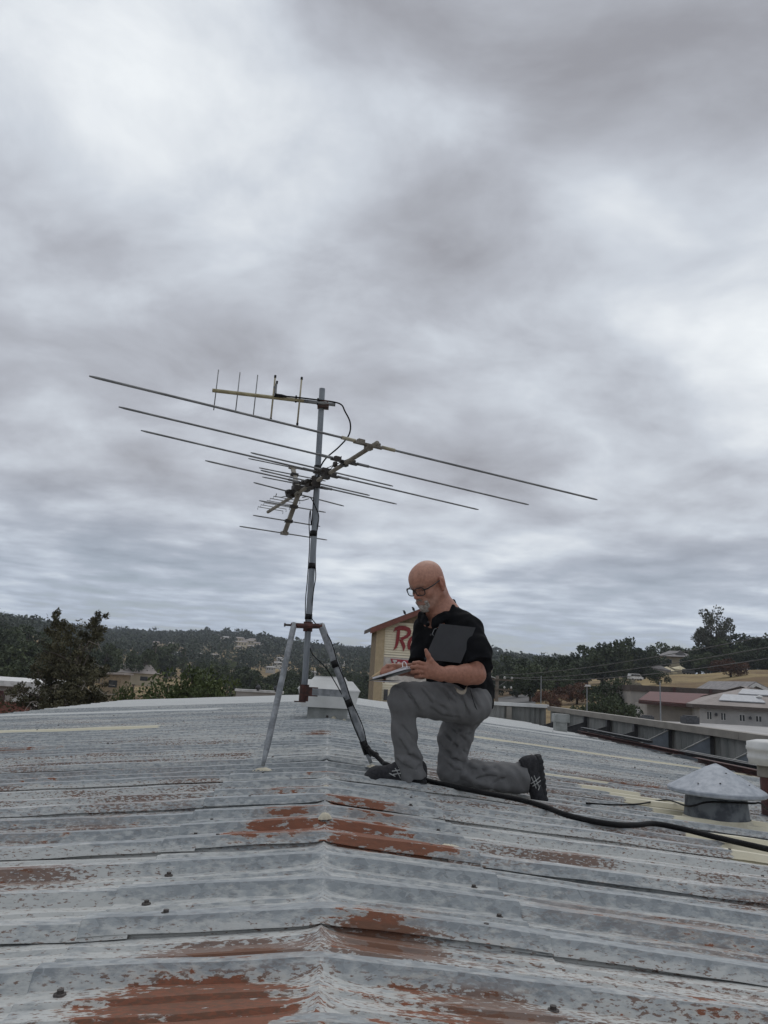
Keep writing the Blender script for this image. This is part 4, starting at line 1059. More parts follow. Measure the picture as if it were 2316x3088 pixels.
for s in (1, -1):
    b = MB(); pts_ = []
    for i in range(18):
        a = 2 * math.pi * i / 18; ca, sa = math.cos(a), math.sin(a)
        x = .0265 * math.copysign(abs(ca) ** .55, ca); y = .0185 * math.copysign(abs(sa) ** .6, sa)
        pts_.append(Hv(.116 - .010 * (abs(s * .033 + x) / .06) ** 2 - .02 * (.012 - y) * .6, s * .034 + x, .012 + y))
    b.prism(pts_, Vector(hf) * .0012); b.build('lens', lm, glasses)

# polo shirt


def shirt_fold(P):
    x, y, z = P.T
    return (.0034 * np.sin(z * 58 + x * 40 + 2.2 * np.sin(y * 17 + x * 9)) * np.clip((.80 - z) / .2, 0, 1) + .0024 * np.sin(x * 70 - z * 33 + 2 * np.sin(z * 15))
            + .0018 * np.sin(y * 90 + z * 46 + x * 20))


sv = np.array([.75, -.66, 0]); sv /= np.linalg.norm(sv); tv_ = np.array([-.30, 0, .95]); tv_ = tv_ - sv * (tv_ @ sv); tv_ /= np.linalg.norm(tv_); fv = np.cross(sv, tv_)
AX = np.stack([sv, tv_, fv])
sh = SDF(shirt_fold)
sh.ell((.660, 4.418, .745), (.180, .17, .125), AX)
sh.ell((.700, 4.405, .55), (.175, .20, .155), AX, k=.08)
sh.cap((.625, 4.415, .905), (.735, 4.295, .815), .062, .072, k=.05).cap((.605, 4.44, .905), (.538, 4.535, .82), .060, .066, k=.05)
sh.cap((.80, 4.45, .44), (.74, 4.43, .62), .125, .13, k=.06)
sh.cap((.845, 4.46, .40), (.80, 4.45, .60), .075, .10, k=.05)
sh.cut_cap((.745, 4.285, .80), (.785, 4.185, .608), .078, .080, k=.035)
sh.cut_cap((.535, 4.530, .805), (.500, 4.452, .605), .073, .072, k=.035)
sh.cap((.785, 4.205, .70), (.795, 4.235, .60), .068, .066, k=.03)
sh.plane((.80, 4.43, .385), (-.12, 0, -1), k=.012)
# neck opening in front and collar
sh.ell(H(-.02, 0, -.045), (.072, .068, .060), HB, k=.012, op=-1)
sh.cap(H(.03, 0, -.09), (.512, 4.285, .845), .040, .010, k=.01, op=-1)
cl = [(.640, 4.462, .975), (.668, 4.40, .968), (.655, 4.338, .930), (.605, 4.300, .888), (.540, 4.272, .846)]
cr_ = [(.640, 4.462, .975), (.585, 4.490, .955), (.520, 4.462, .915), (.482, 4.395, .885), (.505, 4.300, .852)]
for pl in (cl, cr_):
    for dz, r in ((0, .0100), (-.016, .012), (-.034, .016)):
        sh.chain([(np.array(p) + np.array((.10, -.10, 1.0)) * np.array((-dz, -dz, dz)) * np.array((1.6, 1.6, 1))) for p in pl], [r] * 5, k=.012)
sdf_obj('polo_shirt', sh, .0050, (.33, 4.02, .33), (1.02, 4.72, 1.06), MT['shirt'], man)
b = MB()
for i in range(2):
    q = Vector((.512, 4.268, .828 - i * .07)) + Vector((.015 * i, -.012 * i, 0)); b.lathe(q, [(0, 0), (.0055, .001), (.0055, .003), (0, .004)], 8, (-.4, -.9, .1))
b.build('button', MT['frame'], man)

# work trousers


def trouser_fold(P):
    x, y, z = P.T
    low = np.clip((.30 - z) / .25, 0, 1)
    a = .0042 * np.sin(z * 62 + x * 28 + 2.4 * np.sin(x * 14 + y * 12)) * (.35 + .65 * low)
    bck = np.exp(-(((x - .73) / .10) ** 2 + ((z - .10) / .16) ** 2)) * (y > 4.3)
    a += .0030 * bck * np.sin((z * .8 - x * .9) * 95)
    a += .0022 * np.sin(x * 85 + z * 60 + y * 40) + .0018 * (np.abs(np.sin(z * 31 + x * 37 + 1.7 * np.sin(x * 23 + z * 11))) - .6)
    return a


tr = SDF(trouser_fold)
tr.ell((.795, 4.435, .400), (.118, .180, .115), np.array([[.97, 0, .24], [0, 1, 0], [-.24, 0, .97]]))
tr.cap((.770, 4.330, .392), (.392, 4.222, .412), .108, .080, k=.04)
tr.cap((.64, 4.285, .400), (.46, 4.232, .412), .098, .084, k=.03)
tr.ell((.385, 4.222, .408), (.074, .074, .076), k=.025)
tr.chain([(.386, 4.226, .39), (.406, 4.258, .21), (.436, 4.286, .095)], [.073, .065, .069], k=.025)
tr.cut_cap((.436, 4.286, .095), (.462, 4.302, -.006), .070, .076, k=.02)
tr.cap((.785, 4.51, .38), (.722, 4.505, .20), .106, .092, k=.04).cap((.722, 4.505, .20), (.708, 4.495, .05), .092, .080, k=.03)
tr.ell((.706, 4.495, .026), (.076, .078, .078), k=.025)
tr.chain([(.715, 4.495, .012), (.85, 4.470, .004), (1.02, 4.440, .002)], [.076, .074, .076], k=.025)
tr.cut_cap((1.00, 4.442, .002), (1.128, 4.424, .012), .080, .086, k=.02)
# creases pressed into the cloth, traced where the photograph shows them
plain = SDF(); plain.p = list(tr.p)


def onto(px, py):
    d = np.array(_F + _R * ((1050 + px * .3918 - 1158) / FPX) - _U * ((1650 + py * .3918 - 1544) / FPX)); t = np.linspace(4.0, 4.85, 500)
    P = (np.array(CAM)[None] + d[None] * t[:, None]).astype(np.float32); i = np.nonzero(plain.ev(P) < 0)[0]
    return (P[i[0]], d) if len(i) else None


for ln, r in (([(740, 1430), (820, 1510), (905, 1590)], 1), ([(800, 1395), (870, 1450), (920, 1500)], .8), ([(725, 1560), (800, 1620), (885, 1660)], 1.1), ([(755, 1650), (810, 1700), (870, 1720)], 1.0), ([(885, 1690), (870, 1770), (825, 1815)], 1.2), ([(690, 1480), (760, 1570), (830, 1640)], .7), ([(850, 1400), (900, 1430), (935, 1440)], .8),
              ([(420, 1380), (500, 1470), (545, 1550)], .9), ([(400, 1480), (470, 1590), (555, 1640)], 1.1), ([(375, 1635), (415, 1660), (455, 1695)], 1.4), ([(345, 1590), (390, 1620), (440, 1625)], .8), ([(470, 1700), (520, 1710), (565, 1690)], .9),
              ([(420, 1085), (480, 1150), (540, 1200)], .9), ([(475, 1130), (520, 1200), (550, 1260)], .8), ([(740, 1090), (785, 1160), (825, 1195)], 1.0), ([(560, 1090), (640, 1180), (750, 1240)], .9), ([(900, 1100), (955, 1150), (1000, 1230)], 1.0), ([(640, 1240), (720, 1290), (850, 1310)], .9), ([(830, 1090), (880, 1160), (930, 1290)], .7),
              ([(940, 1700), (1040, 1715), (1130, 1700)], .7), ([(1075, 1840), (1180, 1770), (1235, 1705)], 1.0), ([(1240, 1650), (1265, 1740), (1300, 1790)], 1.1), ([(1330, 1650), (1355, 1720), (1350, 1800)], 1.0), ([(900, 1800), (1010, 1830), (1100, 1870)], .8), ([(960, 1790), (1060, 1760), (1140, 1760)], .6)):
    hit_ = [onto(*p) for p in ln]
    if any(h is None for h in hit_): continue
    gp = [h[0] + h[1] * .001 for h in hit_]
    up_ = [onto(p[0] + 14, p[1] - 18) for p in ln]
    tr.chain(gp, [.003, .0065 * r, .003], k=.012, op=-1)
    if all(u is not None for u in up_): tr.chain([u[0] + u[1] * .0035 for u in up_], [.003, .0095 * r, .003], k=.018)
sdf_obj('trousers', tr, .0050, (.26, 4.06, -.12), (1.20, 4.70, .56), MT['trousers'], man)
b = MB(); b.tube(bez([(.745, 4.195, .475), (.775, 4.215, .40), (.805, 4.240, .352), (.83, 4.262, .335)], 6), .0022, 5); b.build('pocket_seam', MT['sole'], man)
b = MB(); v = []
for i, p in enumerate(bez([(.652, 4.150, .486), (.662, 4.138, .470), (.684, 4.134, .458), (.706, 4.140, .462), (.718, 4.15, .484), (.722, 4.155, .500)], 5)):
    w = .010 if 4 < i < 20 else .004
    v += [p + Vector((0, -.006, -w)), p + Vector((0, .004, w))]
b.add(v, [(2 * i, 2 * i + 2, 2 * i + 3, 2 * i + 1) for i in range(len(v) // 2 - 1)]); b.build('hip_strap', MT['tagcloth'], man)


# shoes
def shoe(name, heel, fwd, up, L, bent=0.0):
    heel, fwd, up = map(np.array, (heel, fwd, up)); fwd = fwd / np.linalg.norm(fwd); up = up - fwd * (up @ fwd); up /= np.linalg.norm(up); sd_ = np.cross(up, fwd)
    Q = lambda a, s_, u_: heel + fwd * a * L + sd_ * s_ + up * u_
    AXS = np.stack([fwd, sd_, up])
    s = SDF(); s.cap(Q(.14, 0, .055), Q(.14, 0, .085), .042, .040).cap(Q(.14, 0, .05), Q(.55, 0, .046), .042, .043, k=.03).cap(Q(.5, 0, .05), Q(.80, 0, .036), .044, .040, k=.03)
    s.ell(Q(.84, .002, .034), (.055, .047, .034), AXS, k=.03); s.cap(Q(.16, 0, .09), Q(.42, 0, .075), .038, .042, k=.03); s.cap(Q(.30, 0, .105), Q(.48, 0, .078), .022, .030, k=.02)
    s.plane(Q(0, 0, .016), -up, k=.006)
    lo = heel + np.minimum(0, fwd * L) - .12; hi = heel + np.maximum(0, fwd * L) + .14
    o = sdf_obj(name, s, .0042, lo, hi, MT['shoe'], man)
    s2 = SDF(lambda P: .0016 * np.sign(np.sin(((P - heel) @ fwd) * 190)) * (((P - heel) @ up) < .012))
    s2.cap(Q(.12, 0, .016), Q(.5, 0, .014), .046, .041).cap(Q(.5, 0, .014), Q(.86, .002, .014), .042, .046, k=.03); s2.ell(Q(.90, .002, .02), (.042, .044, .030), AXS, k=.02)
    s2.plane(Q(0, 0, .030), up + fwd * -.06, k=.006).plane(Q(0, 0, -.002), -up, k=.006)
    sdf_obj('sole', s2, .0042, lo, hi, MT['sole'], o)
    for pts_ in ([(.40, .03), (.52, .092)], [(.47, .028), (.57, .082)], [(.36, .068), (.60, .045)], [(.38, .086), (.62, .062)], [(.66, .050), (.56, .036)]):
        b = MB(); path_ = []
        for i in range(7):
            t = i / 6; a = pts_[0][0] * (1 - t) + pts_[1][0] * t; u_ = pts_[0][1] * (1 - t) + pts_[1][1] * t
            p0 = Q(a, SIDE * .10, u_); lo_, hi_ = 0.0, 1.0
            tgt = Q(a, 0, u_ * .8 + .01)
            for _ in range(18):
                md = (lo_ + hi_) / 2; pp = (p0 * (1 - md) + tgt * md)[None].astype(np.float32)
                if s.ev(pp)[0] > 0: lo_ = md
                else: hi_ = md
            path_.append(Vector(p0 * (1 - lo_) + tgt * lo_))
        b.tube(path_, .0027, 5); b.build('stripe', MT['stripe'], o)
    b = MB()
    for i in range(4):
        a = .42 + .085 * i; u_ = .106 - .012 * i
        b.tube([Vector(Q(a, -.022, u_ - .008)), Vector(Q(a + .01, 0, u_ + .002)), Vector(Q(a, .022, u_ - .008))], .003, 5)
    b.build('lace', MT['sole'], o)
    return o


SIDE = 1
shoe('shoe', (.540, 4.325, -.046), (-.335, -.060, .022), (0, 0, 1), .335)
shoe('shoe', (1.196, 4.425, .128), (.030, -.006, -.24), (-1, -.12, -.12), .26)

# ---------------------------------------------------------------- what he holds
TL, TR, BL = at(1050 + 705 * .3918, 1650 + 588 * .3918, 4.190), at(1050 + 982 * .3918, 1650 + 618 * .3918, 4.172), at(1050 + 600 * .3918, 1650 + 830 * .3918, 4.185)
dn = (BL - TL) * 1.13; nr = (TR - TL).cross(dn).normalized() * .006
fo = empty('folder', TL + dn * .5, label='flat black folder clamped under his left arm', cat='folder')
b = MB(); b.hexa([TL + dn, TR + dn, TR, TL, TL + dn + nr, TR + dn + nr, TR + nr, TL + nr]); b.build('cover', MT['folder'], fo)
b = MB(); e_ = (TR - TL).normalized(); q = TL + dn * .14 - e_ * .006
b.tube([q, q - e_ * .010 + dn * .03, q - e_ * .010 + dn * .17, q + dn * .20], .0020, 6); b.build('clip', MT['alu'], fo)

NBc = Vector((.318, 4.125, .529)); nx = Vector((.177, -.10, .063)).normalized(); ny = Vector((.35, .92, .02)); ny = (ny - nx * ny.dot(nx)).normalized(); nz = nx.cross(ny)
Mn = Matrix((nx, ny, nz)).transposed()
nb = empty('notebook', NBc, label='open white notepad with a dark cover resting on his raised knee', cat='notebook')
b = MB(); b.box(NBc, (.215, .15, .004), Mn); b.build('cover', MT['folder'], nb)
b = MB(); b.box(NBc + nz * .0075 + nx * .008, (.192, .142, .009), Mn); b.box(NBc + nz * .014 + nx * .05, (.10, .140, .003), Mn @ Matrix.Rotation(-.06, 3, 'Y')); b.build('pages', MT['paper'], nb)
b = MB(); b.box(NBc - nz * .022 - nx * .045 + ny * .01, (.10, .13, .003), Mn @ Matrix.Rotation(.28, 3, 'Y')); b.build('loose_sheet', MT['paper'], nb)
b = MB(); c0 = NBc + nx * .098 + nz * .012 - ny * .05
b.tube([c0 + nx * (.012 * math.cos(a)) + nz * (.022 * math.sin(a) + .012) for a in np.linspace(0, 6.2, 14)], .0022, 6); b.build('binding_ring', MT['paper'], nb)
pn = empty('pencil', (.25, 4.2, .545), label='tan pencil held in his right hand above the notepad', cat='pencil')
p0, p1 = Vector((.196, 4.165, .503)), Vector((.312, 4.232, .586)); d_ = (p1 - p0).normalized()
b = MB(); b.tube([p0 + d_ * .018, p1], .0042, 6); b.build('barrel', MT['pencil'], pn)
b = MB(); b.tube([p0, p0 + d_ * .018], [.0006, .0042], 6); b.build('point', MT['tagcloth'], pn)
# ---------------------------------------------------------------- terrain
AZ = np.radians([-180, -70, -40, -24, -14, -7, 0, 6, 11, 15, 20, 25, 30, 36, 60, 180])
RR = np.array([0, 30, 70, 120, 180, 240, 320, 450, 650, 900, 1150, 1350, 1700, 2200, 2700])
TZ = np.array([
    [-7, -7, -7, -7, -7, -7, -7, -5, 0, 10, 20, 25, 20, 10, 0],
    [-7, -7, -7, -7, -6, -5, -3, 2, 12, 26, 40, 44, 38, 20, 0],
    [-7, -7, -7, -6, -4, -1, 4, 12, 22, 34, 44, 46, 40, 20, 0],
    [-7, -7, -7, -6.5, -4, -1, 5, 12, 22, 34, 43, 44, 38, 20, 0],
    [-7, -7, -7, -7, -6.5, -5.5, -4.5, -1, 9, 24, 38, 42, 36, 20, 0],
    [-7, -7, -7, -7, -7, -6.5, -5.5, -2, 10, 30, 47, 50, 42, 22, 0],
    [-7, -7, -7, -7, -7, -6.5, -5.5, -2, 8, 22, 35, 38, 34, 20, 0],
    [-7, -7, -7, -7, -7, -6.5, -5, -1, 9, 24, 38, 41, 36, 20, 0],
    [-7, -7, -6, -4, -2.5, -1.5, 0, 4, 14, 28, 40, 43, 36, 20, 0],
    [-7, -7, -6, -3, -1, 0.5, 2, 6, 14, 26, 36, 38, 34, 20, 0],
    [-7, -7, -6.5, -3, 1.5, 3.0, 5, 8, 13, 20, 26, 28, 26, 15, 0],
    [-7, -7, -7, -5, 3.0, 6.5, 8, 10, 14, 18, 22, 24, 22, 12, 0],
    [-7, -7, -7, -5, 5.0, 8.5, 10, 12, 15, 18, 22, 24, 22, 12, 0],
    [-7, -7, -7, -4, 6.0, 10, 12, 14, 16, 20, 22, 24, 22, 12, 0],
    [-7, -7, -7, -6, -2, 3, 8, 12, 15, 18, 22, 24, 22, 12, 0],
    [-7, -7, -7, -7, -7, -7, -7, -5, 0, 10, 20, 25, 20, 10, 0]], float)


def ground_z(x, y):
    x = np.asarray(x, float); y = np.asarray(y, float)
    r = np.hypot(x, y); a = np.arctan2(x, y)
    ia = np.clip(np.searchsorted(AZ, a) - 1, 0, len(AZ) - 2); ta = (a - AZ[ia]) / (AZ[ia + 1] - AZ[ia]); ta = ta * ta * (3 - 2 * ta)
    ir = np.clip(np.searchsorted(RR, r) - 1, 0, len(RR) - 2); tr_ = np.clip((r - RR[ir]) / (RR[ir + 1] - RR[ir]), 0, 1)
    z = (TZ[ia, ir] * (1 - tr_) + TZ[ia, ir + 1] * tr_) * (1 - ta) + (TZ[ia + 1, ir] * (1 - tr_) + TZ[ia + 1, ir + 1] * tr_) * ta
    w = np.clip((r - 60) / 200, 0, 1)
    return z + w * (.8 * np.sin(x * .03 + 1) * np.sin(y * .025) + 2.2 * np.clip((r - 300) / 500, 0, 1) * np.sin(x * .011 + 2) * np.sin(y * .009))


def gz(x, y): return float(ground_z(x, y))


az_ = np.concatenate([np.linspace(-math.pi, -.62, 50)[:-1], np.linspace(-.62, .72, 150), np.linspace(.72, math.pi, 50)[1:]])
r_ = np.concatenate([[0.5], np.geomspace(8, 2700, 100)])
Rg, Ag = np.meshgrid(r_, az_, indexing='ij')
Xg, Yg = Rg * np.sin(Ag), Rg * np.cos(Ag)
Vg = np.stack([Xg, Yg, ground_z(Xg, Yg)], -1).reshape(-1, 3)
n_, m_2 = Rg.shape
i_ = np.arange((n_ - 1) * m_2).reshape(n_ - 1, m_2)[:, :-1].ravel()


def ground_mat():
    m, nt, b = new_mat('dry_grass_and_soil')
    p = nd(nt, 'ShaderNodeTexCoord', 3)
    n1 = nd(nt, 'ShaderNodeTexNoise', 0, i_0=p, Scale=.035, Detail=6.0, Roughness=.6)
    n2 = nd(nt, 'ShaderNodeTexNoise', 0, i_0=p, Scale=1.3, Detail=6.0, Roughness=.7)
    c = mix(nt, smooth(nt, n1, .40, .58), (.17, .115, .07), (.34, .26, .14))
    c = mix(nt, math_(nt, 'MULTIPLY', smooth(nt, n2, .35, .7), .55), c, (.10, .085, .05))
    nt.links.new(c, b.inputs['Base Color']); b.inputs['Roughness'].default_value = 1.0; b.inputs['Specular IOR Level'].default_value = .1
    nt.links.new(nd(nt, 'ShaderNodeBump', Strength=.6, Distance=.3, Height=n2), b.inputs['Normal'])
    return m


ground = obj('ground', mesh_np('ground', Vg, np.stack([i_, i_ + 1, i_ + m_2 + 1, i_ + m_2], 1), ground_mat(), True))
tag(ground, kind='structure')


def hit(px, py, far=2500):
    """where the picture ray meets the terrain"""
    d = (_F + _R * ((px - 1158) / FPX) - _U * ((py - 1544) / FPX)).normalized()
    t = np.geomspace(35, far, 3000); P = np.array(CAM)[None] + np.array(d)[None] * t[:, None]
    i = np.nonzero(P[:, 2] < ground_z(P[:, 0], P[:, 1]))[0]
    if len(i) == 0: return None
    return Vector(P[i[0]])


def stand(px, dist):
    p = at(px, 2060, dist); p.z = gz(p.x, p.y); return p


# ---------------------------------------------------------------- trees
def leaf_quads(cen, size, g, flat=.0):
    n = len(cen); a = g.normal(size=(n, 3)); a /= np.linalg.norm(a, axis=1)[:, None]
    b = g.normal(size=(n, 3)); b -= a * (a * b).sum(1)[:, None]; b /= np.linalg.norm(b, axis=1)[:, None]
    s = (size * g.uniform(.6, 1.4, n))[:, None]
    V = np.stack([cen - a * s, cen + b * s * .6, cen + a * s, cen - b * s * .6], 1).reshape(-1, 3)
    return V, np.arange(4 * n).reshape(-1, 4)


def tree_parts(seed, kind):
    """unit-height tree: crown (leaf-sized faces in clumps) and trunk with limbs"""
    g = np.random.default_rng(seed); C = []
    tb = MB(); lean = g.uniform(-.05, .05, 2)
    if kind == 'oak':
        nc, rx, cz, rz, cr, nl, ls, t0 = 34, .42, .52, .40, (.11, .19), 85, .034, .04
    elif kind == 'slim':
        nc, rx, cz, rz, cr, nl, ls, t0 = 22, .20, .56, .42, (.07, .13), 70, .024, .035
    elif kind == 'round':
        nc, rx, cz, rz, cr, nl, ls, t0 = 20, .46, .55, .36, (.14, .22), 85, .032, .05
    elif kind == 'leafy':
        nc, rx, cz, rz, cr, nl, ls, t0 = 30, .46, .55, .38, (.10, .18), 230, .0165, .05
    elif kind == 'greypine':
        nc, rx, cz, rz, cr, nl, ls, t0 = 60, .36, .62, .37, (.06, .12), 85, .019, .03
    elif kind == 'conifer':
        nc, rx, cz, rz, cr, nl, ls, t0 = 30, .17, .55, .45, (.05, .10), 55, .022, .028
    elif kind == 'bush':
        nc, rx, cz, rz, cr, nl, ls, t0 = 20, .70, .48, .36, (.17, .28), 190, .032, .05
    top = np.array([lean[0], lean[1], .85 if kind in ('slim', 'conifer') else .55])
    tb.tube([(0, 0, -.05), (lean[0] * .3, lean[1] * .3, .25), tuple(top)], [t0, t0 * .75, t0 * .3], 7)
    for i in range(nc):
        while True:
            q = g.uniform(-1, 1, 3)
            if .15 < np.linalg.norm(q) < 1: break
        w = 1.0
        if kind == 'conifer': w = max(.12, (1 - (q[2] + 1) / 2)) * 1.3
        if kind == 'slim': w = 1 - .5 * max(q[2], 0)
        c = np.array([q[0] * rx * w, q[1] * rx * w, cz + q[2] * rz]); r = g.uniform(*cr) * (w if kind == 'conifer' else 1)
        d = g.normal(size=(nl, 3)); d /= np.linalg.norm(d, axis=1)[:, None]
        C.append(c + d * (r * g.uniform(.45, 1.08, nl) ** .6)[:, None] * np.array([1, 1, .72]))
        s0 = np.array([lean[0] * .5, lean[1] * .5, min(c[2] - .04, top[2] * g.uniform(.5, 1))]); s0[2] = max(s0[2], .18)
        tb.tube([tuple(s0), tuple((s0 + c) / 2 + np.array([0, 0, -.02])), tuple(c)], [t0 * .38, t0 * .25, t0 * .1], 5, False)
    V, F = leaf_quads(np.concatenate(C), ls, g)
    return (V, F), tb


FOL = dict(oak='oak', slim='oak', round='green', leafy='green', greypine='greypine', conifer='oak', bush='green')
PROTO = {}


def tree(name, kind, seed, loc, h, wide=1.0, leaf=None, label='', cat='tree', group=None, rz=None):
    leaf = leaf or FOL[kind]
    key = (kind, seed, leaf)
    if key not in PROTO:
        (V, F), tb = tree_parts(seed, kind)
        PROTO[key] = (mesh_np('crown', V, F, MT[leaf]), mesh('trunk', tb.v, tb.f, MT['bark'], True))
    o = empty(name, loc, (seed * 1.7 + loc[0]) if rz is None else rz, label, cat, group)
    for nm, me in zip(('crown', 'trunk'), PROTO[key]):
        c = obj(nm, me, o); c.scale = (h * wide, h * wide, h)
    return o


g2 = np.random.default_rng(21)
# --- individual trees in the valley on the left and centre (nearer than the far wood)
LBL_V = ('dark rounded oak among the trees of the valley beyond the roof', 'trees of the valley beyond the roof')
VAL = []
for i in range(120):
    px = g2.uniform(-40, 1110); d = g2.uniform(150, 500)
    VAL.append((px, d))
for px, d in VAL:
    p = stand(px, d)
    if 330 < px < 470 and d < 300: continue
    if 740 < px < 900 and d > 300: continue
    h = g2.uniform(6.5, 10.5) * (1.0 if d > 220 else .72)
    kd = g2.choice(['oak', 'oak', 'slim', 'round', 'conifer'], p=[.35, .2, .18, .2, .07])
    tree('valley_tree', kd, int(g2.integers(1, 4)), p, h, 1.05, 'oak' if kd != 'round' or g2.random() < .6 else 'green', {'oak': 'dark rounded oak among the trees of the valley beyond the roof', 'slim': 'slim upright tree among the trees of the valley beyond the roof', 'round': 'low bushy tree among the trees of the valley beyond the roof', 'conifer': 'narrow dark conifer among the trees of the valley beyond the roof'}[str(kd)], cat='tree', group=str(kd).replace('round', 'bushy') + ' trees of the valley beyond the roof')
# taller oaks at the far left
for i, (px, d, h, k) in enumerate([(20, 190, 11.5, 'oak'), (75, 205, 12, 'oak'), (135, 215, 11, 'oak'), (-30, 180, 12, 'oak'), (185, 230, 11, 'oak'), (50, 150, 10, 'oak'), (0, 120, 8, 'oak'), (120, 140, 7, 'oak'), (250, 260, 13, 'conifer'), (455, 300, 16, 'conifer'), (330, 270, 11, 'oak'), (385, 290, 12, 'slim'), (420, 250, 12, 'oak'), (495, 330, 16, 'oak'), (545, 350, 16, 'conifer'), (300, 230, 12, 'oak')]):
    tree('tall_oak', k, 1 + i % 3, stand(px, d), h, 1.0, 'oak', 'tall dark tree rising behind the brown pine at left', 'tree', 'tall dark trees behind the brown pine')

# --- the large sparse brown-green pine at left
def near_pine():
    g = np.random.default_rng(5); base = stand(212, 30); base.z = -7.45
    o = empty('sparse_pine', base, label='large sparse brown-green pine with bare twigs beyond the left eave', cat='tree')
    C = []; tb = MB(); tws = []
    spine = bez([(0, 0, 0), (.1, 0, 3), (-.1, .1, 6), (.15, 0, 8.2)], 6); tb.tube(spine, [.22 * (1 - i / len(spine)) + .03 for i in range(len(spine))], 8)
    limbs = []
    for i in range(74):
        z = g.uniform(2.6, 8.4); a = g.uniform(0, 2 * math.pi); L = (2.75 - 1.5 * ((z - 2.6) / 5.8) ** 1.6) * g.uniform(.5, 1.05)
        s = np.array([0.05 * math.sin(z), 0, z - .5]); e = s + np.array([math.cos(a) * L, math.sin(a) * L, g.uniform(.1, 1.2)])
        m = (s + e) / 2 + g.normal(size=3) * .15
        pts_ = bez([s, m, e], 5); tb.tube(pts_, [.06 * (1 - j / len(pts_)) + .012 for j in range(len(pts_))], 5, False)
        for j in range(int(7 + L * 5)):
            t = g.uniform(.25, 1.02); q = np.array(pts_[min(int(t * (len(pts_) - 1)), len(pts_) - 1)]) + g.normal(size=3) * .22
            limbs.append(q); r = g.uniform(.12, .30); n = int(g.integers(40, 85)); d = g.normal(size=(n, 3)); d /= np.linalg.norm(d, axis=1)[:, None]
            C.append(q + d * (r * g.uniform(.3, 1.05, n))[:, None])
        if i % 2 == 0:
            q = np.array(pts_[-2]); w = [q]
            for _ in range(4): w.append(w[-1] + g.normal(size=3) * .16 + np.array([math.cos(a) * .12, math.sin(a) * .12, -.05]))
            tws.append(MB().tube(bez(w, 3), .012, 4, False))
    # the thin crown tips that stand clear of the rest
    for tx, tz in ((-1.0, 9.6), (-.55, 9.3), (-.15, 9.1), (.45, 9.35), (.95, 9.75), (.85, 9.35), (-1.05, 9.15)):
        s = np.array([tx * .35, 0, 7.6]); e = np.array([tx, g.uniform(-.3, .3), tz]); pts_ = bez([s, (s + e) / 2 + np.array([0, 0, -.1]), e], 5); tb.tube(pts_, [.035, .03, .028, .026, .022, .02, .018, .016, .014, .012, .010][:len(pts_)], 5, False)
        for j in range(7):
            q = e + g.normal(size=3) * np.array([.13, .13, .15]) - np.array([tx * .05 * j, 0, .07 * j]); n = 80; d = g.normal(size=(n, 3)); d /= np.linalg.norm(d, axis=1)[:, None]
            C.append(q + d * (.14 * g.uniform(.3, 1.1, n))[:, None])
    V, F = leaf_quads(np.concatenate(C), .046, g)
    obj('crown', mesh_np('crown', V, F, MT['pine']), o); tb.build('trunk', MT['bark'], o, True, world=False)
    for w_ in tws: w_.build('dead_twig', MT['twig'], o, world=False)


near_pine()
for i, (px, d, h, w, lb) in enumerate([(525, 46, 8.3, .75, 'bright green leafy tree just beyond the roof edge, left one'), (600, 44, 7.8, .72, 'bright green leafy tree just beyond the roof edge, tallest and middle'), (672, 47, 7.3, .75, 'bright green leafy tree just beyond the roof edge, right one'), (455, 43, 7.0, .7, 'low green tree beside the sparse brown pine'), (362, 40, 6.75, .42, 'small pale green bush at the foot of the brown pine')]):
    p = stand(px, d); p.z = -7; tree('leafy_tree', 'leafy', 4 + i, p, h, w, 'green', lb, 'tree')

# --- right-hand tree line behind the dry slope
G_R = 'dark oaks of the tree line on the right'
for i, (px, d, h, w) in enumerate([(1490, 190, 8, 1), (1540, 205, 10.5, 1), (1585, 200, 10, 1.1), (1640, 190, 9.5, 1.1), (1600, 150, 7.5, 1), (1690, 200, 10.5, 1), (1730, 205, 10, 1), (1770, 215, 11.5, 1.05), (1815, 220, 13, 1.05), (1858, 225, 13.5, .8), (1885, 230, 14, .8), (1930, 235, 11, 1), (1965, 250, 11.5, 1),
                                 (2000, 270, 13, 1), (2035, 285, 13.5, 1), (2080, 290, 12.5, 1), (2110, 250, 10.5, 1), (2140, 240, 10, 1.1), (2185, 232, 11.5, 1.1), (2225, 236, 13, 1.1), (2270, 230, 12, 1.1), (2310, 232, 11, 1.1), (2350, 228, 12, 1.1), (2400, 230, 13, 1.1), (1720, 175, 8, 1.1), (1680, 165, 6.5, 1.1), (1560, 175, 6.5, 1), (1510, 230, 10, 1), (1620, 230, 10, 1), (2130, 222, 7, 1.2), (2200, 218, 7, 1.3), (2260, 216, 6.5, 1.3), (2330, 214, 6.5, 1.3), (2090, 236, 6, 1.5), (2160, 246, 7, 1.5), (2210, 248, 7, 1.5), (2250, 246, 7, 1.5), (2300, 246, 7, 1.5), (2340, 244, 7, 1.5), (1990, 282, 7, 1.4), (1940, 250, 6, 1.4), (1900, 245, 6, 1.4)]):
    tree('oak_tree', 'oak', 1 + i % 3, stand(px, d), h, w, 'oak', 'dark oak in the tree line behind the dry grass slope on the right', 'tree', G_R)
pg = stand(2155, 238); tree('grey_pine', 'greypine', 1, pg, 21.0, .80, 'greypine', 'tall airy grey pine standing above the oaks at right', 'tree')
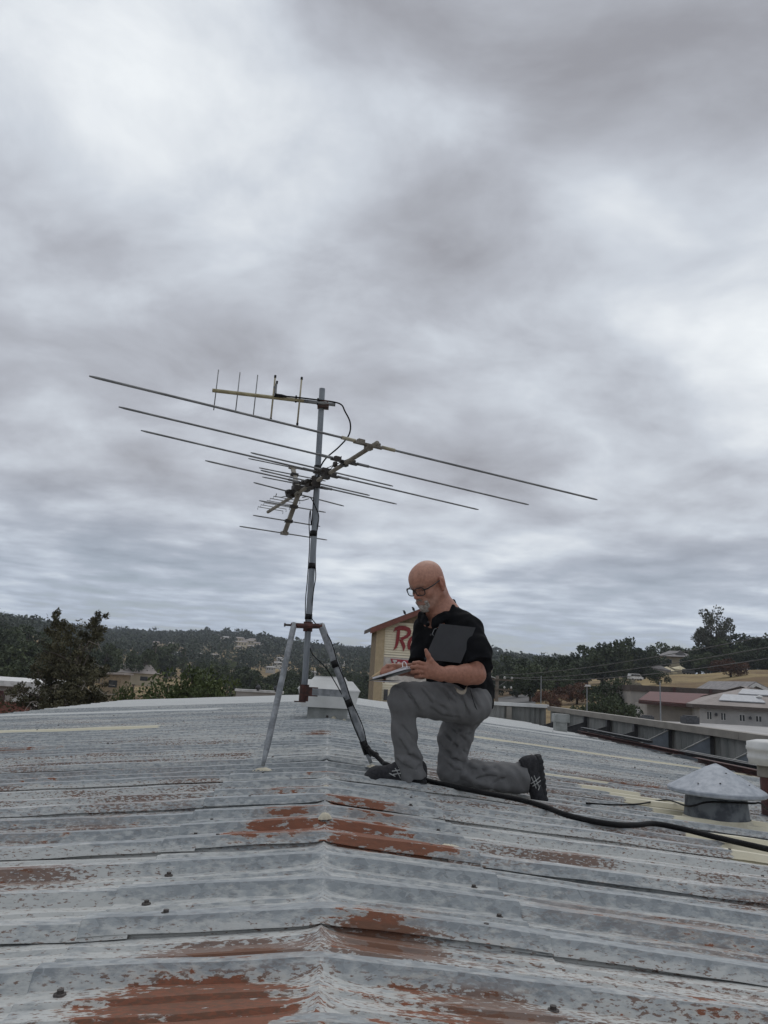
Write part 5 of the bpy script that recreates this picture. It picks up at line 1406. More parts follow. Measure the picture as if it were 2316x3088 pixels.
for i, (px, d, h, w, lf, lb) in enumerate([(1660, 128, 3.2, 1.2, 'russet', 'russet dry bush on the slope below the oaks, left one'), (1740, 135, 4.2, 1.2, 'russet', 'large russet dry bush on the slope behind the light pole'), (2205, 175, 4.6, 1.3, 'russet', 'reddish-brown bush on the dry grass above the white building'), (1835, 95, 5.2, .9, 'oak', 'dark bush beside the taupe building'), (1790, 98, 3.6, 1, 'oak', 'low dark bush behind the parapet near the light pole'), (1890, 155, 3.4, 1.1, 'palebush', 'pale flowering bush below the white van'), (1985, 170, 3.6, 1, 'oak', 'dark bush in front of the cream canopy'), (1850, 118, 6, .9, 'oak', 'dark bush to the left of the taupe building corner')]):
    p = stand(px, d); tree('bush', 'bush', 1 + i % 2, p, h, w, lf, lb, 'bush')

# ---------------------------------------------------------------- houses on the far hillside
HOUSES = []


def house(px, py, w, lb, grp, white=False, rz=0.0, dist=None, h=4.2, two=False):
    p = stand(px, dist) if dist else hit(px, py)
    if p is None: return
    HOUSES.append(p)
    o = empty('hillside_house', (p.x, p.y, gz(p.x, p.y) + (0 if dist else 1.2)), rz, lb, 'house', grp)
    if not dist:
        r_h = math.hypot(p.x, p.y); w = min(11.0, max(5.5, w * 2.05 * r_h / 2300)); h = w * .44
    d_ = w * .62; hh = h * (1.5 if two else 1)
    wm = MT['wall_pale'] if white else MT['wall_cream']; rm = MT['roof_tan'] if not white else MT['roof_pale']
    b = MB(); b.box((0, 0, hh / 2 - 2), (w, d_, hh + 4)); b.build('wall', wm, o, world=False)
    b = MB(); e = .6; hr = w * .16
    v = [(-w / 2 - e, -d_ / 2 - e, hh), (w / 2 + e, -d_ / 2 - e, hh), (w / 2 + e, d_ / 2 + e, hh), (-w / 2 - e, d_ / 2 + e, hh), (-w / 2 * .75, 0, hh + hr), (w / 2 * .75, 0, hh + hr)]
    b.add(v, [(0, 1, 5, 4), (2, 3, 4, 5), (1, 2, 5), (3, 0, 4), (3, 2, 1, 0)]); b.build('roof', rm, o, world=False)
    for k in range(3):
        x = (-.3 + .3 * k) * w
        b = MB(); b.box((x, -d_ / 2 - .02, hh * .58), (w * .13, .06, hh * .36)); b.build('window', MT['glass'], o, world=False)
    return o


HL = [(520, 1928, 0), (548, 1927, 0), (562, 1930, 0), (612, 1922, 1), (626, 1925, 1), (620, 1934, 0), (655, 1928, 0), (665, 1942, 0), (688, 1944, 1), (700, 1946, 1), (712, 1948, 0), (722, 1940, 0), (682, 1936, 1), (742, 1945, 0), (752, 1948, 0), (760, 1943, 0), (775, 1953, 0), (732, 1953, 0), (757, 1964, 0), (775, 1930, 0), (790, 1928, 0), (832, 1943, 1), (834, 1950, 0), (868, 1934, 1), (876, 1940, 0), (862, 1948, 0), (882, 1944, 1), (640, 1930, 0), (790, 1960, 0), (720, 1965, 0),
      (470, 1950, 0), (520, 1957, 0), (624, 1956, 0), (600, 1985, 1), (530, 1985, 1), (540, 1990, 1), (470, 1973, 0), (648, 1993, 0), (488, 1980, 1), (845, 2000, 1), (858, 2004, 1), (835, 2016, 1), (855, 2014, 1), (815, 2030, 1), (855, 2040, 0), (838, 2060, 1), (925, 1990, 0), (960, 1975, 0), (1010, 1985, 0), (1060, 1965, 0), (1035, 2010, 1), (985, 2020, 0), (1075, 2005, 0), (940, 2045, 1), (1000, 1960, 0), (905, 1960, 0), (950, 1950, 0), (1085, 2060, 1)]
LW, LC = 'small white house half hidden among the far hillside trees', 'small tan house half hidden among the far hillside trees'
for i, (x, y, wt) in enumerate(HL):
    house(x, y, 9.5 + 4 * ((i * 37) % 10) / 10, LW if wt else LC, 'white houses on the far hillside' if wt else 'tan houses on the far hillside', bool(wt), ((i * 61) % 100) / 100 - .5, h=5.2)
house(385, 2045, 17, 'single-storey house with a long pale hip roof in the valley at left', None, False, .15, dist=250, h=3.6)
for (px, w, wt, lb, dd) in ((622, 12, 1, 'long white flat-roofed building above the bare brown bank, left one', 402), (645, 10, 1, 'white flat-roofed building above the bare brown bank, middle one', 405), (668, 15, 0, 'long tan building at the right above the bare brown bank', 400)):
    p = stand(px, dd); o = empty('bank_building', (p.x, p.y, p.z + 1.5), .1, lb, 'building')
    b = MB(); b.box((0, 0, 0), (w, 8, 6)); b.build('wall', MT['wall_pale' if wt else 'wall_cream'], o, world=False)
    b = MB(); b.box((0, 0, 3.15), (w + 1, 9, .3)); b.build('roof', MT['trim' if wt else 'roof_grey'], o, world=False)
    for k in range(3):
        b = MB(); b.box(((k - 1) * w * .3, -4.03, .8), (w * .16, .06, 1.4)); b.build('window', MT['glass'], o, world=False)

# --- the far wood on the hillside reads as one mass
g3 = np.random.default_rng(33)
NW = 5200
a = g3.uniform(-.56, .40, NW); r = np.sqrt(g3.uniform(470 ** 2, 1330 ** 2, NW)); X = r * np.sin(a); Y = r * np.cos(a)
gap = (np.sin(X * .021 + 1.3) * np.sin(Y * .017 + .6) > .93)
X, Y = X[~gap], Y[~gap]
field = (np.abs(X + 32) < 34) & (np.abs(Y - 395) < 42)
X, Y = X[~field], Y[~field]
for hp in HOUSES:          # gardens and views: no trees right in front of a house
    hr, hz = math.hypot(hp.x, hp.y), math.atan2(hp.x, hp.y); rr_, aa_ = np.hypot(X, Y), np.arctan2(X, Y)
    clr = (np.abs(aa_ - hz) < 7.0 / hr) & (rr_ < hr + 3) & (rr_ > hr - 75)
    X, Y = X[~clr], Y[~clr]
ex = g3.uniform(-.52, .38, 420); X = np.concatenate([X, 1330 * np.sin(ex)]); Y = np.concatenate([Y, 1330 * np.cos(ex)])
Hh = g3.uniform(7, 14, len(X)) * np.where(g3.random(len(X)) < .06, 1.35, 1)
nq = 60
d = g3.normal(size=(len(X), nq, 3)); d /= np.linalg.norm(d, axis=2)[..., None]
d *= g3.uniform(.55, 1.05, (len(X), nq, 1))
wd = g3.uniform(.38, .60, len(X))
cen = np.stack([X, Y, ground_z(X, Y)], -1)[:, None] + np.stack([d[..., 0] * (wd * Hh)[:, None], d[..., 1] * (wd * Hh)[:, None], Hh[:, None] * (.56 + .42 * d[..., 2])], -1)
V, F = leaf_quads(cen.reshape(-1, 3), np.repeat(Hh * .125 * np.clip(np.hypot(X, Y) / 950, .6, 1), nq), g3)
wood = obj('far_wood', mesh_np('far_wood', V, F, MT['farwood'])); tag(wood, 'dense dark green woodland covering the far hillside', 'woodland', kind='stuff')

# ---------------------------------------------------------------- the sign tower behind the man
def tower():
    Z = lambda y: at(1131, y, 45).z
    S = 45.2 / 2300 / 6.505                # metres per unit of the close-up the outlines were read from
    P0 = at(1131, 2000, 45)
    t = empty('sign_tower', (P0.x, P0.y, 0), .07, 'cream gabled sign tower with a red script sign behind the man', 'sign tower')
    zz = lambda y: Z(1780 + y / 6.505)       # close-up row to height
    uu = lambda x: (x - 330) * S
    zt, zbot = zz(700), -7.0
    W_, D_ = 6.1, 2.3
    peak = uu(1250)
    slope = .45
    eave_z = zz(690)
    def roof_line(u): return eave_z + slope * (u if u < peak else 2 * peak - u)
    W_ = 2 * peak
    b = MB(); b.prism([(0, .12, zbot), (W_, .12, zbot), (W_, .12, roof_line(W_) - .05), (peak, .12, roof_line(peak) - .05), (0, .12, roof_line(0) - .05)], (0, D_, 0)); b.build('wall', MT['stucco_dark'], t, world=False)
    for u0, u1 in ((0.0, uu(492)), (W_ - uu(492), W_)):
        b = MB(); b.prism([(u0, 0, zbot), (u1, 0, zbot), (u1, 0, roof_line(u1) - .04), (u0, 0, roof_line(u0) - .04)], (0, .119, 0)); b.build('pilaster', MT['stucco'], t, world=False)
    # lapped siding boards
    u0, u1 = uu(492) + .004, W_ - uu(492) - .004
    zrow = zz(600)
    k = 0
    while zrow > -3.5:
        if not (zz(1790) < zrow < zz(1250)):
            h = .145
            b = MB(); b.prism([(u0, .119, zrow), (u0, .060, zrow - h + .006), (u0, .119, zrow - h + .006)], (u1 - u0, 0, 0)); b.build('siding_board', MT['siding'], t, world=False)
        zrow -= .145; k += 1
    b = MB(); b.prism([(u0, .10, zz(1790)), (u1, .10, zz(1790)), (u1, .10, zz(1248)), (u0, .10, zz(1248))], (0, .018, 0)); face = b.build('sign_face', MT['signwhite'], t, world=False)
    # roof with its red fascia
    for s in (0, 1):
        m = (lambda u: u) if s == 0 else (lambda u: W_ - u)
        ov = -.42
        pts_ = [(m(ov), roof_line(0) + slope * ov), (m(peak), roof_line(peak)), (m(peak), roof_line(peak) - .32), (m(ov), roof_line(0) + slope * ov - .32)]
        b = MB(); b.prism([(x, -.35, z) for x, z in pts_], (0, .10, 0)); b.build('fascia', MT['fascia'], t, world=False)
        b = MB(); b.prism([(x, -.34, z) for x, z in [(p[0], p[1] + .02) for p in pts_[:2]] + [(p[0], p[1] - .20) for p in pts_[:2]][::-1]], (0, D_ + .9, 0)); b.build('roof', MT['brown_trim'], t, world=False)
    def flat(name, rings, mat, par, y, th=.05):
        b = MB()
        for o_, i_2 in rings:
            n = len(o_)
            for j in range(n - 1):
                q = [o_[j], o_[j + 1], i_2[j + 1], i_2[j]]
                b.prism([(uu(x), y, zz(v)) for x, v in q], (0, th, 0))
        return b.build(name, mat, par, world=False)
    R_o = [(655, 790), (685, 705), (760, 665), (880, 660), (970, 690), (1008, 755), (995, 830), (940, 890), (840, 945)]
    R_i = [(690, 770), (728, 745), (785, 745), (870, 742), (922, 762), (936, 790), (918, 828), (868, 868), (785, 900)]
    st_o = [(725, 750), (718, 900), (705, 1050), (672, 1157)]; st_i = [(788, 748), (782, 900), (762, 1030), (735, 1100)]
    lg_o = [(775, 935), (815, 1010), (850, 1085), (868, 1168)]; lg_i = [(840, 930), (880, 990), (908, 1060), (893, 1115)]
    flat('letter_r', [(R_o, R_i), (st_o, st_i), (lg_o, lg_i)], MT['signred'], t, .02)
    a_o = [(1130, 850), (1085, 828), (1030, 845), (985, 885), (950, 960), (940, 1050), (960, 1112), (1000, 1132), (1050, 1110), (1120, 1020)]
    a_i = [(1120, 905), (1090, 888), (1060, 900), (1030, 935), (1010, 990), (1000, 1045), (1015, 1070), (1035, 1072), (1060, 1050), (1105, 960)]
    s_o = [(1105, 845), (1098, 960), (1100, 1060), (1130, 1125)]; s_i = [(1165, 835), (1155, 960), (1155, 1060), (1190, 1080)]
    flat('letter_a', [(a_o, a_i), (s_o, s_i)], MT['signred'], t, .02)
    flat('logo_panel', [([(630, 1320), (1060, 1338)], [(705, 1570), (985, 1582)])], MT['logored'], face, .07, .028)
    T_ = [([(672, 1338), (756, 1342)], [(678, 1378), (752, 1382)]), ([(697, 1378), (692, 1480)], [(730, 1380), (726, 1482)]), ([(680, 1478), (738, 1482)], [(680, 1500), (738, 1504)])]
    S_o = [(828, 1392), (800, 1372), (768, 1384), (764, 1420), (790, 1450), (792, 1490), (768, 1505), (752, 1490)]; S_i = [(820, 1420), (803, 1404), (792, 1410), (793, 1425), (822, 1450), (818, 1520), (785, 1545), (752, 1520)]
    C_o = [(908, 1440), (890, 1415), (862, 1420), (845, 1460), (842, 1520), (860, 1550), (895, 1545)]; C_i = [(895, 1465), (884, 1448), (872, 1455), (868, 1480), (866, 1510), (872, 1525), (890, 1520)]
    flat('logo_letters', T_ + [(S_o, S_i), (C_o, C_i)], MT['trim'], face, .055, .014)
    b = MB(); b.box((uu(570), .04, zz(2040)), (.22, .10, .62)); b.build('wall_box', MT['steel'], t, world=False)
    for i, (x, lb) in enumerate(((858, 'small dark bird perched lower on the sign tower roof edge'), (1030, 'small dark bird perched higher on the sign tower roof edge'))):
        bx = Matrix.Rotation(.07, 3, 'Z') @ Vector((uu(x), -.28, roof_line(uu(x)) + .02)) + Vector((P0.x, P0.y, 0))
        bo = empty('bird', bx, label=lb, cat='bird')
        b = MB(); ax = Vector((-.45, 0, .9)).normalized(); b.tube([bx + ax * z for z in (.0, .05, .12, .19, .235, .26)], [.02, .062, .078, .058, .05, .02], 10); b.tube([bx + ax * .235, bx + ax * .235 + Vector((-.09, 0, .0))], [.02, .004], 6); b.build('body', MT['bird'], bo, True)
        b = MB(); b.tube([bx + ax * .05, bx - Vector((-.06, 0, .03))], [.03, .012], 6); b.build('tail', MT['bird'], bo)


tower()


# ---------------------------------------------------------------- buildings on the right
def wall_box(b, x0, x1, y0, y1, z0, z1): b.box(((x0 + x1) / 2, (y0 + y1) / 2, (z0 + z1) / 2), (abs(x1 - x0), abs(y1 - y0), abs(z1 - z0))); return b


def right_buildings():
    # taupe block behind
    A = at(1901, 2068, 112); B = at(2205, 2092, 108)
    t = empty('taupe_building', (A.x, A.y, -5), label='plain taupe flat-roofed building with brown coping behind the red roof', cat='building')
    zt = A.z
    b = MB(); b.prism([(A.x, A.y, -8), (B.x, B.y, -8), (B.x + 2, B.y + 18, -8), (A.x + 2, A.y + 18, -8)], (0, 0, zt + 8 - .7)); b.build('wall', MT['wall_grey'], t)
    b = MB(); b.prism([(A.x - .2, A.y - .25, zt - .7), (B.x + .2, B.y - .25, zt - .7), (B.x + 2.2, B.y + 18, zt - .7), (A.x + 1.8, A.y + 18, zt - .7)], (0, 0, .85)); b.build('coping', MT['brown_trim'], t)
    for f in (.43, .79):
        q = A.lerp(B, f); b = MB(); b.box((q.x, q.y - .35, zt - .6), (.35, .25, 1.5)); b.build('downpipe', MT['redsteel'], t)
    q = at(1924, 2148, 100); b = MB(); b.box((q.x, q.y, q.z), (.62, .4, .75)); b.build('meter_box', MT['trim'], t)
    # red lean-to roof
    L0, L1, U0, U1 = at(1926, 2113, 100), at(2110, 2128, 96), at(1959, 2088, 108), at(2215, 2099, 104)
    t = empty('red_roofed_wing', (L0.x, L0.y, -5), label='grey wing with a sloping brick-red metal roof left of the white building', cat='building')
    b = MB(); b.prism([L0, L1, U1, U0], (0, 0, .14)); b.build('roof', MT['roof_red'], t)
    b = MB(); b.prism([L0 + Vector((0, 0, -.36)), L1 + Vector((0, 0, -.36)), L1 + Vector((0, .12, -.36)), L0 + Vector((0, .12, -.36))], (0, 0, .34)); b.build('gutter', MT['redsteel'], t)
    W0, W1 = at(1951, 2120, 101.5), at(2112, 2130, 97.5)
    b = MB(); b.prism([(W0.x, W0.y, -8), (W1.x, W1.y, -8), (W1.x, W1.y + 4, -8), (W0.x, W0.y + 4, -8)], (0, 0, W0.z + 8)); b.build('wall', MT['wall_grey'], t)
    # white two-storey building with hip roof
    A = at(2109, 2134, 92); B = at(2470, 2158, 88)
    t = empty('white_building', (A.x, A.y, -5), label='white two-storey building with paired small windows at the right edge', cat='building')
    D = (B - A); D.z = 0; D.normalize(); Nn = Vector((-D.y, D.x, 0))
    Q = lambda u, n, z: Vector((A.x, A.y, 0)) + D * u + Nn * n + Vector((0, 0, z))
    Wd = (B - A).length; ze = A.z
    b = MB(); b.prism([Q(0, 0, -8), Q(Wd, 0, -8), Q(Wd, 14, -8), Q(0, 14, -8)], (0, 0, ze + 8)); b.build('wall', MT['wall_white'], t)
    b = MB(); b.prism([Q(-.9, -.9, ze - .02), Q(Wd + .9, -.9, ze - .02), Q(Wd + .9, 14.9, ze - .02), Q(-.9, 14.9, ze - .02)], (0, 0, .42)); b.build('gutter', MT['brown_trim'], t)
    zr = ze + .41
    b = MB(); e = .8; b.add([Q(-e, -e, zr), Q(Wd + e, -e, zr), Q(Wd + e, 14 + e, zr), Q(-e, 14 + e, zr), Q(7, 7, zr + 2.5), Q(Wd - 7, 7, zr + 2.5)], [(0, 1, 5, 4), (2, 3, 4, 5), (1, 2, 5), (3, 0, 4), (3, 2, 1, 0)]); b.build('roof', MT['roof_tan'], t)
    for (u, n, w, d) in ((4.9, .6, 5.2, 2.3), (10.4, 1.0, 4.0, 2.0), (7.5, 3.4, 5.0, 1.9)):
        sl = 2.5 / 7.8
        b = MB(); b.hexa([Q(u - w / 2, n, zr + (n + .8) * sl + .10), Q(u + w / 2, n, zr + (n + .8) * sl + .10), Q(u + w / 2 - .3, n + d, zr + (n + d + .8) * sl + .10), Q(u - w / 2 + .9, n + d, zr + (n + d + .8) * sl + .10),
                          Q(u - w / 2, n, zr + (n + .8) * sl + .20), Q(u + w / 2, n, zr + (n + .8) * sl + .20), Q(u + w / 2 - .3, n + d, zr + (n + d + .8) * sl + .20), Q(u - w / 2 + .9, n + d, zr + (n + d + .8) * sl + .20)]); b.build('roof_panel', MT['solar'], t)
    b = MB(); b.lathe(Q(7.2, 2.2, zr + .9), [(.25, 0), (.25, .3), (.4, .32), (.3, .5), (0, .55)], 12); b.build('roof_vent', MT['trim'], t)
    def px_u(px, py):
        d = _F + _R * ((px - 1158) / FPX) - _U * ((py - 1544) / FPX); s = (Vector((A.x, A.y, 0)) - CAM).dot(Nn) / d.dot(Nn); p = CAM + d * s
        return (p - Vector((A.x, A.y, 0))).dot(D), p.z
    c = lambda x, y: px_u(1880 + x * .2628, 1940 + y * .2628)
    for (x0, x1, y0, y1) in ((955, 1015, 780, 877), (1115, 1177, 795, 887), (1328, 1396, 815, 898), (1515, 1588, 830, 906)):
        (u0, z1), (u1, z0) = c(x0, y0), c(x1, y1); um = (u0 + u1) / 2; zm = (z0 + z1) / 2
        b = MB(); b.prism([Q(u0, -.03, z0), Q(u1, -.03, z0), Q(u1, -.03, z1), Q(u0, -.03, z1)], Nn * .02); wn = b.build('window', MT['trim'], t)
        for v0, v1 in ((u0 + .04, um - .05), (um + .05, u1 - .04)):
            b = MB(); b.prism([Q(v0, -.05, z0 + .05), Q(v1, -.05, z0 + .05), Q(v1, -.05, z1 - .05), Q(v0, -.05, z1 - .05)], Nn * .015); b.build('pane', MT['glass'], wn)
    for (x, y) in ((1060, 815), (1452, 855)):
        u, z = c(x, y); b = MB(); b.lathe(Q(u, -.22, z - .2), [(.05, 0), (.16, .05), (.16, .25), (.05, .4), (0, .42)], 10); b.build('wall_lamp', MT['steel'], t)
    # gable end behind
    G0, G1, G2 = at(2205, 2098, 118), at(2275, 2058, 118), at(2345, 2092, 118)
    t = empty('gabled_building', (G1.x, G1.y, -5), label='low gabled building with a white barge board behind the white building', cat='building')
    b = MB(); b.prism([(G0.x, G0.y, -8), (G2.x, G2.y, -8), G2 + Vector((0, 0, -.6)), G1 + Vector((0, 0, -.6)), G0 + Vector((0, 0, -.6))], (0, 14, 0)); b.build('wall', MT['wall_grey'], t)
    for p, q in ((G0, G1), (G1, G2)):
        b = MB(); b.prism([p + Vector((0, -.5, -.55)), q + Vector((0, -.5, -.55)), q + Vector((0, -.5, 0)), p + Vector((0, -.5, 0))], (0, .2, 0)); b.build('barge_board', MT['trim'], t)
        b = MB(); b.prism([p + Vector((0, -.45, .0)), q + Vector((0, -.45, .0)), q + Vector((0, -.45, .14)), p + Vector((0, -.45, .14))], (0, 15, 0)); b.build('roof', MT['roof_grey'], t)
    # pale flat roof between us and them
    t = empty('flat_roofed_building', (30, 50, -5), label='low building with a broad pale flat roof below the white building', cat='building')
    F0, F1 = at(1945, 2167, 62), at(2100, 2172, 86)
    zt = -2.45
    b = MB(); b.prism([(17.5, 40, -8), (75, 40, -8), (75, 88, -8), (32, 88, -8)], (0, 0, 8 + zt)); b.build('wall', MT['wall_grey'], t)
    b = MB(); b.prism([(17.3, 39.8, zt + .002), (75.2, 39.8, zt + .002), (75.2, 88.2, zt + .002), (31.8, 88.2, zt + .002)], (0, 0, .12)); b.build('roof', MT['roof_pale'], t)
    for (px, py, s) in ((1951, 2150, 1.0), (2080, 2162, 1.3)):
        q = at(px, py, 84); q.z = zt + .5; b = MB(); b.box((q.x, q.y, zt + .12 + s * .3), (s * 1.2, s, s * .55)); b.box((q.x, q.y, zt + .12 + s * .62), (s * .9, s * .8, s * .12)); b.build('roof_unit', MT['steel'], t)


right_buildings()


def hill_house():
    p = stand(2036, 262); s = 262 / 2300
    zb = at(2036, 2028, 262).z
    o = empty('hill_house', (p.x, p.y, zb), -.25, 'cream two-storey house with a grey hip roof on the hill at right', 'house')
    b = MB(); b.box((0, 0, 1.6), (9.4, 8, 7.2)); b.build('wall', MT['wall_cream'], o, world=False)
    zr = 5.2; w, d_ = 6.3, 5.4
    b = MB(); b.add([(-w, -d_, zr), (w, -d_, zr), (w, d_, zr), (-w, d_, zr), (-1.6, 0, zr + 2.2), (1.6, 0, zr + 2.2)], [(0, 1, 5, 4), (2, 3, 4, 5), (1, 2, 5), (3, 0, 4), (3, 2, 1, 0)]); r = b.build('roof', MT['roof_grey'], o, world=False)
    b = MB(); b.prism([(-.6, -d_ * .7, zr + .7), (3.2, -d_ * .7, zr + .7), (1.3, -d_ * .7, zr + 2.3)], (0, 4, 0)); b.build('gable', MT['roof_grey'], r, world=False)
    for x in (-2.4, 1.6):
        b = MB(); b.box((x, -4.04, 3.5), (1.7, .1, 1.5)); wn = b.build('window', MT['trim'], o, world=False)
        b = MB(); b.box((x, -4.10, 3.5), (1.45, .06, 1.25)); b.build('pane', MT['glass'], wn, world=False)
    for i, (px, py, w, lb) in enumerate(((1990, 2016, 5.5, 'green-grey shade cloth stretched left of the cream canopy'), (2012, 2020, 4.6, 'cream canopy in front of the hill house, left one'), (2052, 2018, 4.4, 'cream canopy in front of the hill house, right one'))):
        q = at(px, py, 232); g0 = gz(q.x, q.y)
        c = empty('canopy', (q.x, q.y, min(g0, q.z - 2)), -.1, lb, 'canopy')
        b = MB(); h = q.z - c.location.z
        b.add([(-w / 2, -1.8, h), (w / 2, -1.8, h - .5), (w / 2, 1.8, h), (-w / 2, 1.8, h + .4), (0, 0, h + 1.0), (-w / 2, -1.8, h - .55), (w / 2, -1.8, h - 1.1)], [(0, 1, 4), (1, 2, 4), (2, 3, 4), (3, 0, 4), (5, 6, 1, 0)]); b.build('canvas', MT['canvas' if i else 'roof_grey'], c, world=False)
        for sx in (-1, 1):
            for sy in (-1, 1):
                b = MB(); b.tube([(sx * w * .48, sy * 1.75, 0), (sx * w * .48, sy * 1.75, h - .1)], .05, 6); b.build('post', MT['steel'], c, world=False)
    def car(px, py, dist, lb, L, Hh, m, rz):
        q = at(px, py, dist); g0 = gz(q.x, q.y); z0 = max(g0, q.z - Hh * .6)
        c = empty('parked_car', (q.x, q.y, z0), rz, lb, 'car')
        prof = [(-L / 2, .35), (L / 2, .35), (L / 2, .85), (L * .36, 1.0), (L * .22, Hh), (-L * .44, Hh), (-L / 2, 1.0)]
        b = MB(); b.prism([(x, -.9, z) for x, z in prof], (0, 1.8, 0)); b.build('body', m, c, world=False)
        b = MB(); b.prism([(x, -.93, z) for x, z in ((L * .30, 1.05), (L * .20, Hh - .15), (-L * .40, Hh - .15), (-L * .44, 1.05))], (0, 1.86, 0)); b.build('window', MT['glass'], c, world=False)
        for x in (-L * .3, L * .3):
            for y in (-.9, .75):
                b = MB(); b.lathe((x, y, .34), [(0, 0), (.2, 0), (.34, .02), (.34, .14), (0, .16)], 14, (0, 1, 0)); b.build('wheel', MT['tyre'], c, world=False)
    car(1916, 2040, 200, 'white van parked behind the pale bush on the right slope', 3.6, 1.7, MT['carwhite'], .05)
    car(2078, 2032, 222, 'dark car with a pale roof beside the hill house canopies', 3.6, 1.5, MT['steel'], .2)
    # drive in front of the house
    g0 = stand(2010, 200)


hill_house()

# road on the slope left of the oaks
rp = [stand(1470, 112), stand(1535, 130), stand(1560, 158), stand(1545, 190)]
b = MB(); v = []
for p in bez(rp, 10):
    p.z = gz(p.x, p.y) + .15; v += [p + Vector((-4, 0, 0)), p + Vector((4, 0, .0))]
for i in range(len(v)): v[i].z = gz(v[i].x, v[i].y) + .18
b.add(v, [(2 * i, 2 * i + 1, 2 * i + 3, 2 * i + 2) for i in range(len(v) // 2 - 1)]); road = b.build('road', MT['asphalt']); tag(road, kind='structure')

# ---------------------------------------------------------------- utility pole, wires and lights on the right
def utility():
    D = 62; T = at(1500, 2038, D)
    t = empty('utility_pole', (T.x, T.y, -6.5), label='wooden utility pole with two crossarms right of the man', cat='utility pole')
    b = MB(); b.tube([(T.x - .1, T.y, -6.5), (T.x, T.y, T.z)], [.19, .13], 10); b.build('pole', MT['wood'], t, True)
    s = D / 2300
    for z, x0, x1 in ((T.z - .30, -1.15, 1.25), (T.z - 1.05, -1.1, 1.2)):
        b = MB(); b.box((T.x + (x0 + x1) / 2, T.y - .16, z), (x1 - x0, .1, .12), Matrix.Rotation(.01, 3, 'Y')); arm = b.build('crossarm', MT['wood'], t)
        for x in (x0 + .1, -.55, .55, x1 - .1):
            b = MB(); b.lathe((T.x + x, T.y - .16, z + .07), [(.03, 0), (.05, .04), (.09, .06), (.09, .12), (.05, .15), (.06, .2), (0, .22)], 10); b.build('insulator', MT['ceramic'], arm, True)
    b = MB()
    for sx in (-1, 1): b.tube([(T.x + sx * .75, T.y - .2, T.z - .34), (T.x + sx * .05, T.y - .16, T.z - .85)], .022, 5)
    b.build('brace', MT['alu'], t)
    b = MB(); q = at(1466, 2030, D); b.box((q.x, q.y, q.z), (.55, .3, .16)); b.tube([(q.x, q.y, q.z - .1), (T.x, T.y, T.z - .25)], .03, 6); b.build('lamp_head', MT['trim'], t)
    for i, (a, e, sag, lb) in enumerate((((1500, 2036), (2316, 1892), 1.3, 'topmost overhead wire running right from the utility pole'), ((1520, 2046), (2316, 1922), 1.6, 'middle overhead wire running right from the utility pole'), ((1543, 2048), (2316, 1952), 1.8, 'lowest overhead wire running right from the utility pole'))):
        A = at(a[0], a[1], D); B = at(e[0], e[1], 26); B = A + (B - A) * 1.25
        if i: A.z = T.z - .1; A.x = T.x + (.5 if i == 1 else 1.1)
        w = empty('overhead_wire', A, label=lb, cat='wire')
        b = MB(); b.tube([A.lerp(B, k / 24) - Vector((0, 0, sag * .35 * 4 * (k / 24) * (1 - k / 24))) for k in range(25)], .016, 5); b.build('wire_run', MT['wire'], w)
    for (x, y0, d, lb, lamp) in ((1632, 2038, 75, 'thin bare metal pole in front of the dark oaks', 0), (1770, 2070, 70, 'grey light pole with a small white lamp above the parapet', 1), (1990, 2055, 58, 'thin grey flagless pole in front of the red roof', 0)):
        q = at(x, y0, d); p = empty('light_pole', (q.x, q.y, -7), label=lb, cat='pole')
        b = MB(); b.tube([(q.x, q.y, -7), (q.x, q.y, q.z)], [.07, .045], 8); b.build('pole', MT['galv_leg'], p)
        if lamp: b = MB(); b.box((q.x + .05, q.y - .1, q.z + .08), (.42, .35, .16)); b.box((q.x - .1, q.y, q.z), (.3, .06, .05)); b.build('lamp_head', MT['trim'], p)


utility()

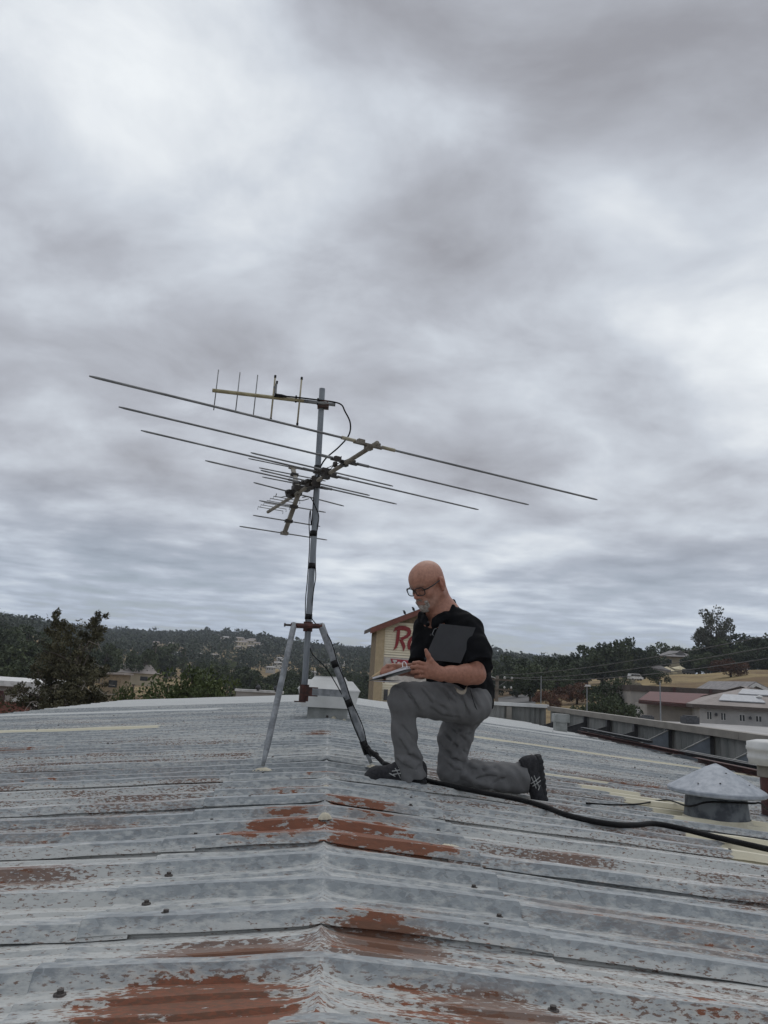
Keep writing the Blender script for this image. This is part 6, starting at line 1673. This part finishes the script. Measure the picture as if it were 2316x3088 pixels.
# ---------------------------------------------------------------- left edge: shop roofs, and the low wall beyond the gable
def left_shop():
    D = 36
    q0, q1 = at(-60, 2118, D), at(84, 2120, D)
    t = empty('red_walled_shop', (q1.x - 3, q1.y, -7), label='low shop with a dark red wall and white roof slabs at the left edge', cat='building')
    b = MB(); b.prism([(q0.x - 6, D, -7), (q1.x, D, -7), (q1.x, D, q1.z), (q0.x - 6, D, q1.z)], (0, .4, 0)); b.build('red_wall', MT['fascia'], t)
    a = at(110, 2058, 44); c = at(0, 2052, 44)
    b = MB(); b.prism([(c.x - 10, 43.8, a.z - .28), (a.x, 43.8, a.z - .28), (a.x, 43.8, a.z), (c.x - 10, 43.8, a.z + .05)], (0, 9, 0)); b.build('roof_slab', MT['trim'], t)
    b = MB(); b.prism([(c.x - 10, 44.2, -7), (a.x - .3, 44.2, -7), (a.x - .3, 44.2, a.z - .29), (c.x - 10, 44.2, a.z - .29)], (0, 8, 0)); b.build('wall', MT['wall_grey'], t)
    e, f = at(26, 2116, 40), at(112, 2064, 42); u = Vector((0, 0, -.14)); w = Vector((.35, 1.6, .25))
    b = MB(); b.hexa([e + u, f + u, f + u + w, e + u + w, e, f, f + w, e + w]); b.build('white_ramp_roof', MT['trim'], t)
    b = MB(); p_ = at(6, 2090, 39); b.box((p_.x, p_.y, p_.z - .2), (.22, .3, .65)); b.build('red_post', MT['redsteel'], t)
    b = MB(); p_ = at(40, 2100, 41); b.box((p_.x, p_.y, -2.6), (3.2, .2, 1.8)); b.build('back_wall', MT['wall_pale'], t)
    # small flat-roofed house behind the pine
    a = at(345, 2068, 118)
    t = empty('flat_roofed_house', (a.x, a.y, -6.5), label='small tan flat-roofed house to the right of the brown pine', cat='house')
    b = MB(); b.box((a.x, a.y, -4), (3.0, 5, 6.2)); b.build('wall', MT['stucco_dark'], t)
    b = MB(); b.box((a.x, a.y, -.78), (3.8, 5.6, .22)); b.build('roof', MT['roof_tan'], t)
    b = MB(); b.box((a.x + .4, a.y - 2.53, -2.2), (1.2, .06, 1)); b.build('window', MT['glass'], t)
    q = at(403, 2065, 60); p = empty('light_pole', (q.x, q.y, -7), label='short grey pole standing right of the brown pine', cat='pole')
    b = MB(); b.tube([(q.x, q.y, -7), (q.x, q.y, q.z)], .07, 8); b.box((q.x, q.y, q.z), (.24, .2, .08)); b.build('pole', MT['wood'], p)
    # low white wall beyond the gable end
    a, c = at(712, 2080, 31), at(850, 2090, 31)
    t = empty('white_parapet_wall', ((a.x + c.x) / 2, 31, -6), label='low white-capped wall just beyond the far roof edge, left of the mast', cat='wall')
    b = MB(); b.box(((a.x + c.x) / 2, 31.2, a.z - 3), (c.x - a.x, .3, 5.9)); b.build('wall', MT['wall_grey'], t)
    b = MB(); b.box(((a.x + c.x) / 2, 31.2, a.z - .01), (c.x - a.x + .1, .42, .09)); b.build('coping', MT['trim'], t)
    for i, (px, lb) in enumerate(((778, 'small dark finial on the low white wall, left one'), (833, 'small dark finial on the low white wall, right one'))):
        q = at(px, 2078, 30.8); v = empty('roof_finial', (q.x, q.y, a.z + .03), label=lb, cat='finial')
        b = MB(); b.lathe((q.x, q.y, a.z + .03), [(.06, -.02), (.05, .02), (.10, .06), (.11, .12), (.06, .17), (.05, .2), (0, .22)], 10); b.build('finial', MT['steel'], v, True)


left_shop()

# ---------------------------------------------------------------- the damp air between here and the hills
hm = bpy.data.materials.new('pale_air'); hm.use_nodes = True; hnt = hm.node_tree; hnt.nodes.clear()
ho = hnt.nodes.new('ShaderNodeOutputMaterial'); hv = hnt.nodes.new('ShaderNodeVolumePrincipled')
hv.inputs['Color'].default_value = (.80, .86, .95, 1); hv.inputs['Density'].default_value = 0.00019; hv.inputs['Anisotropy'].default_value = 0.0
hnt.links.new(hv.outputs[0], ho.inputs['Volume'])
b = MB(); b.box((0, 0, 32), (5440, 5440, 90)); hz_ = b.build('haze', hm); tag(hz_, kind='stuff')
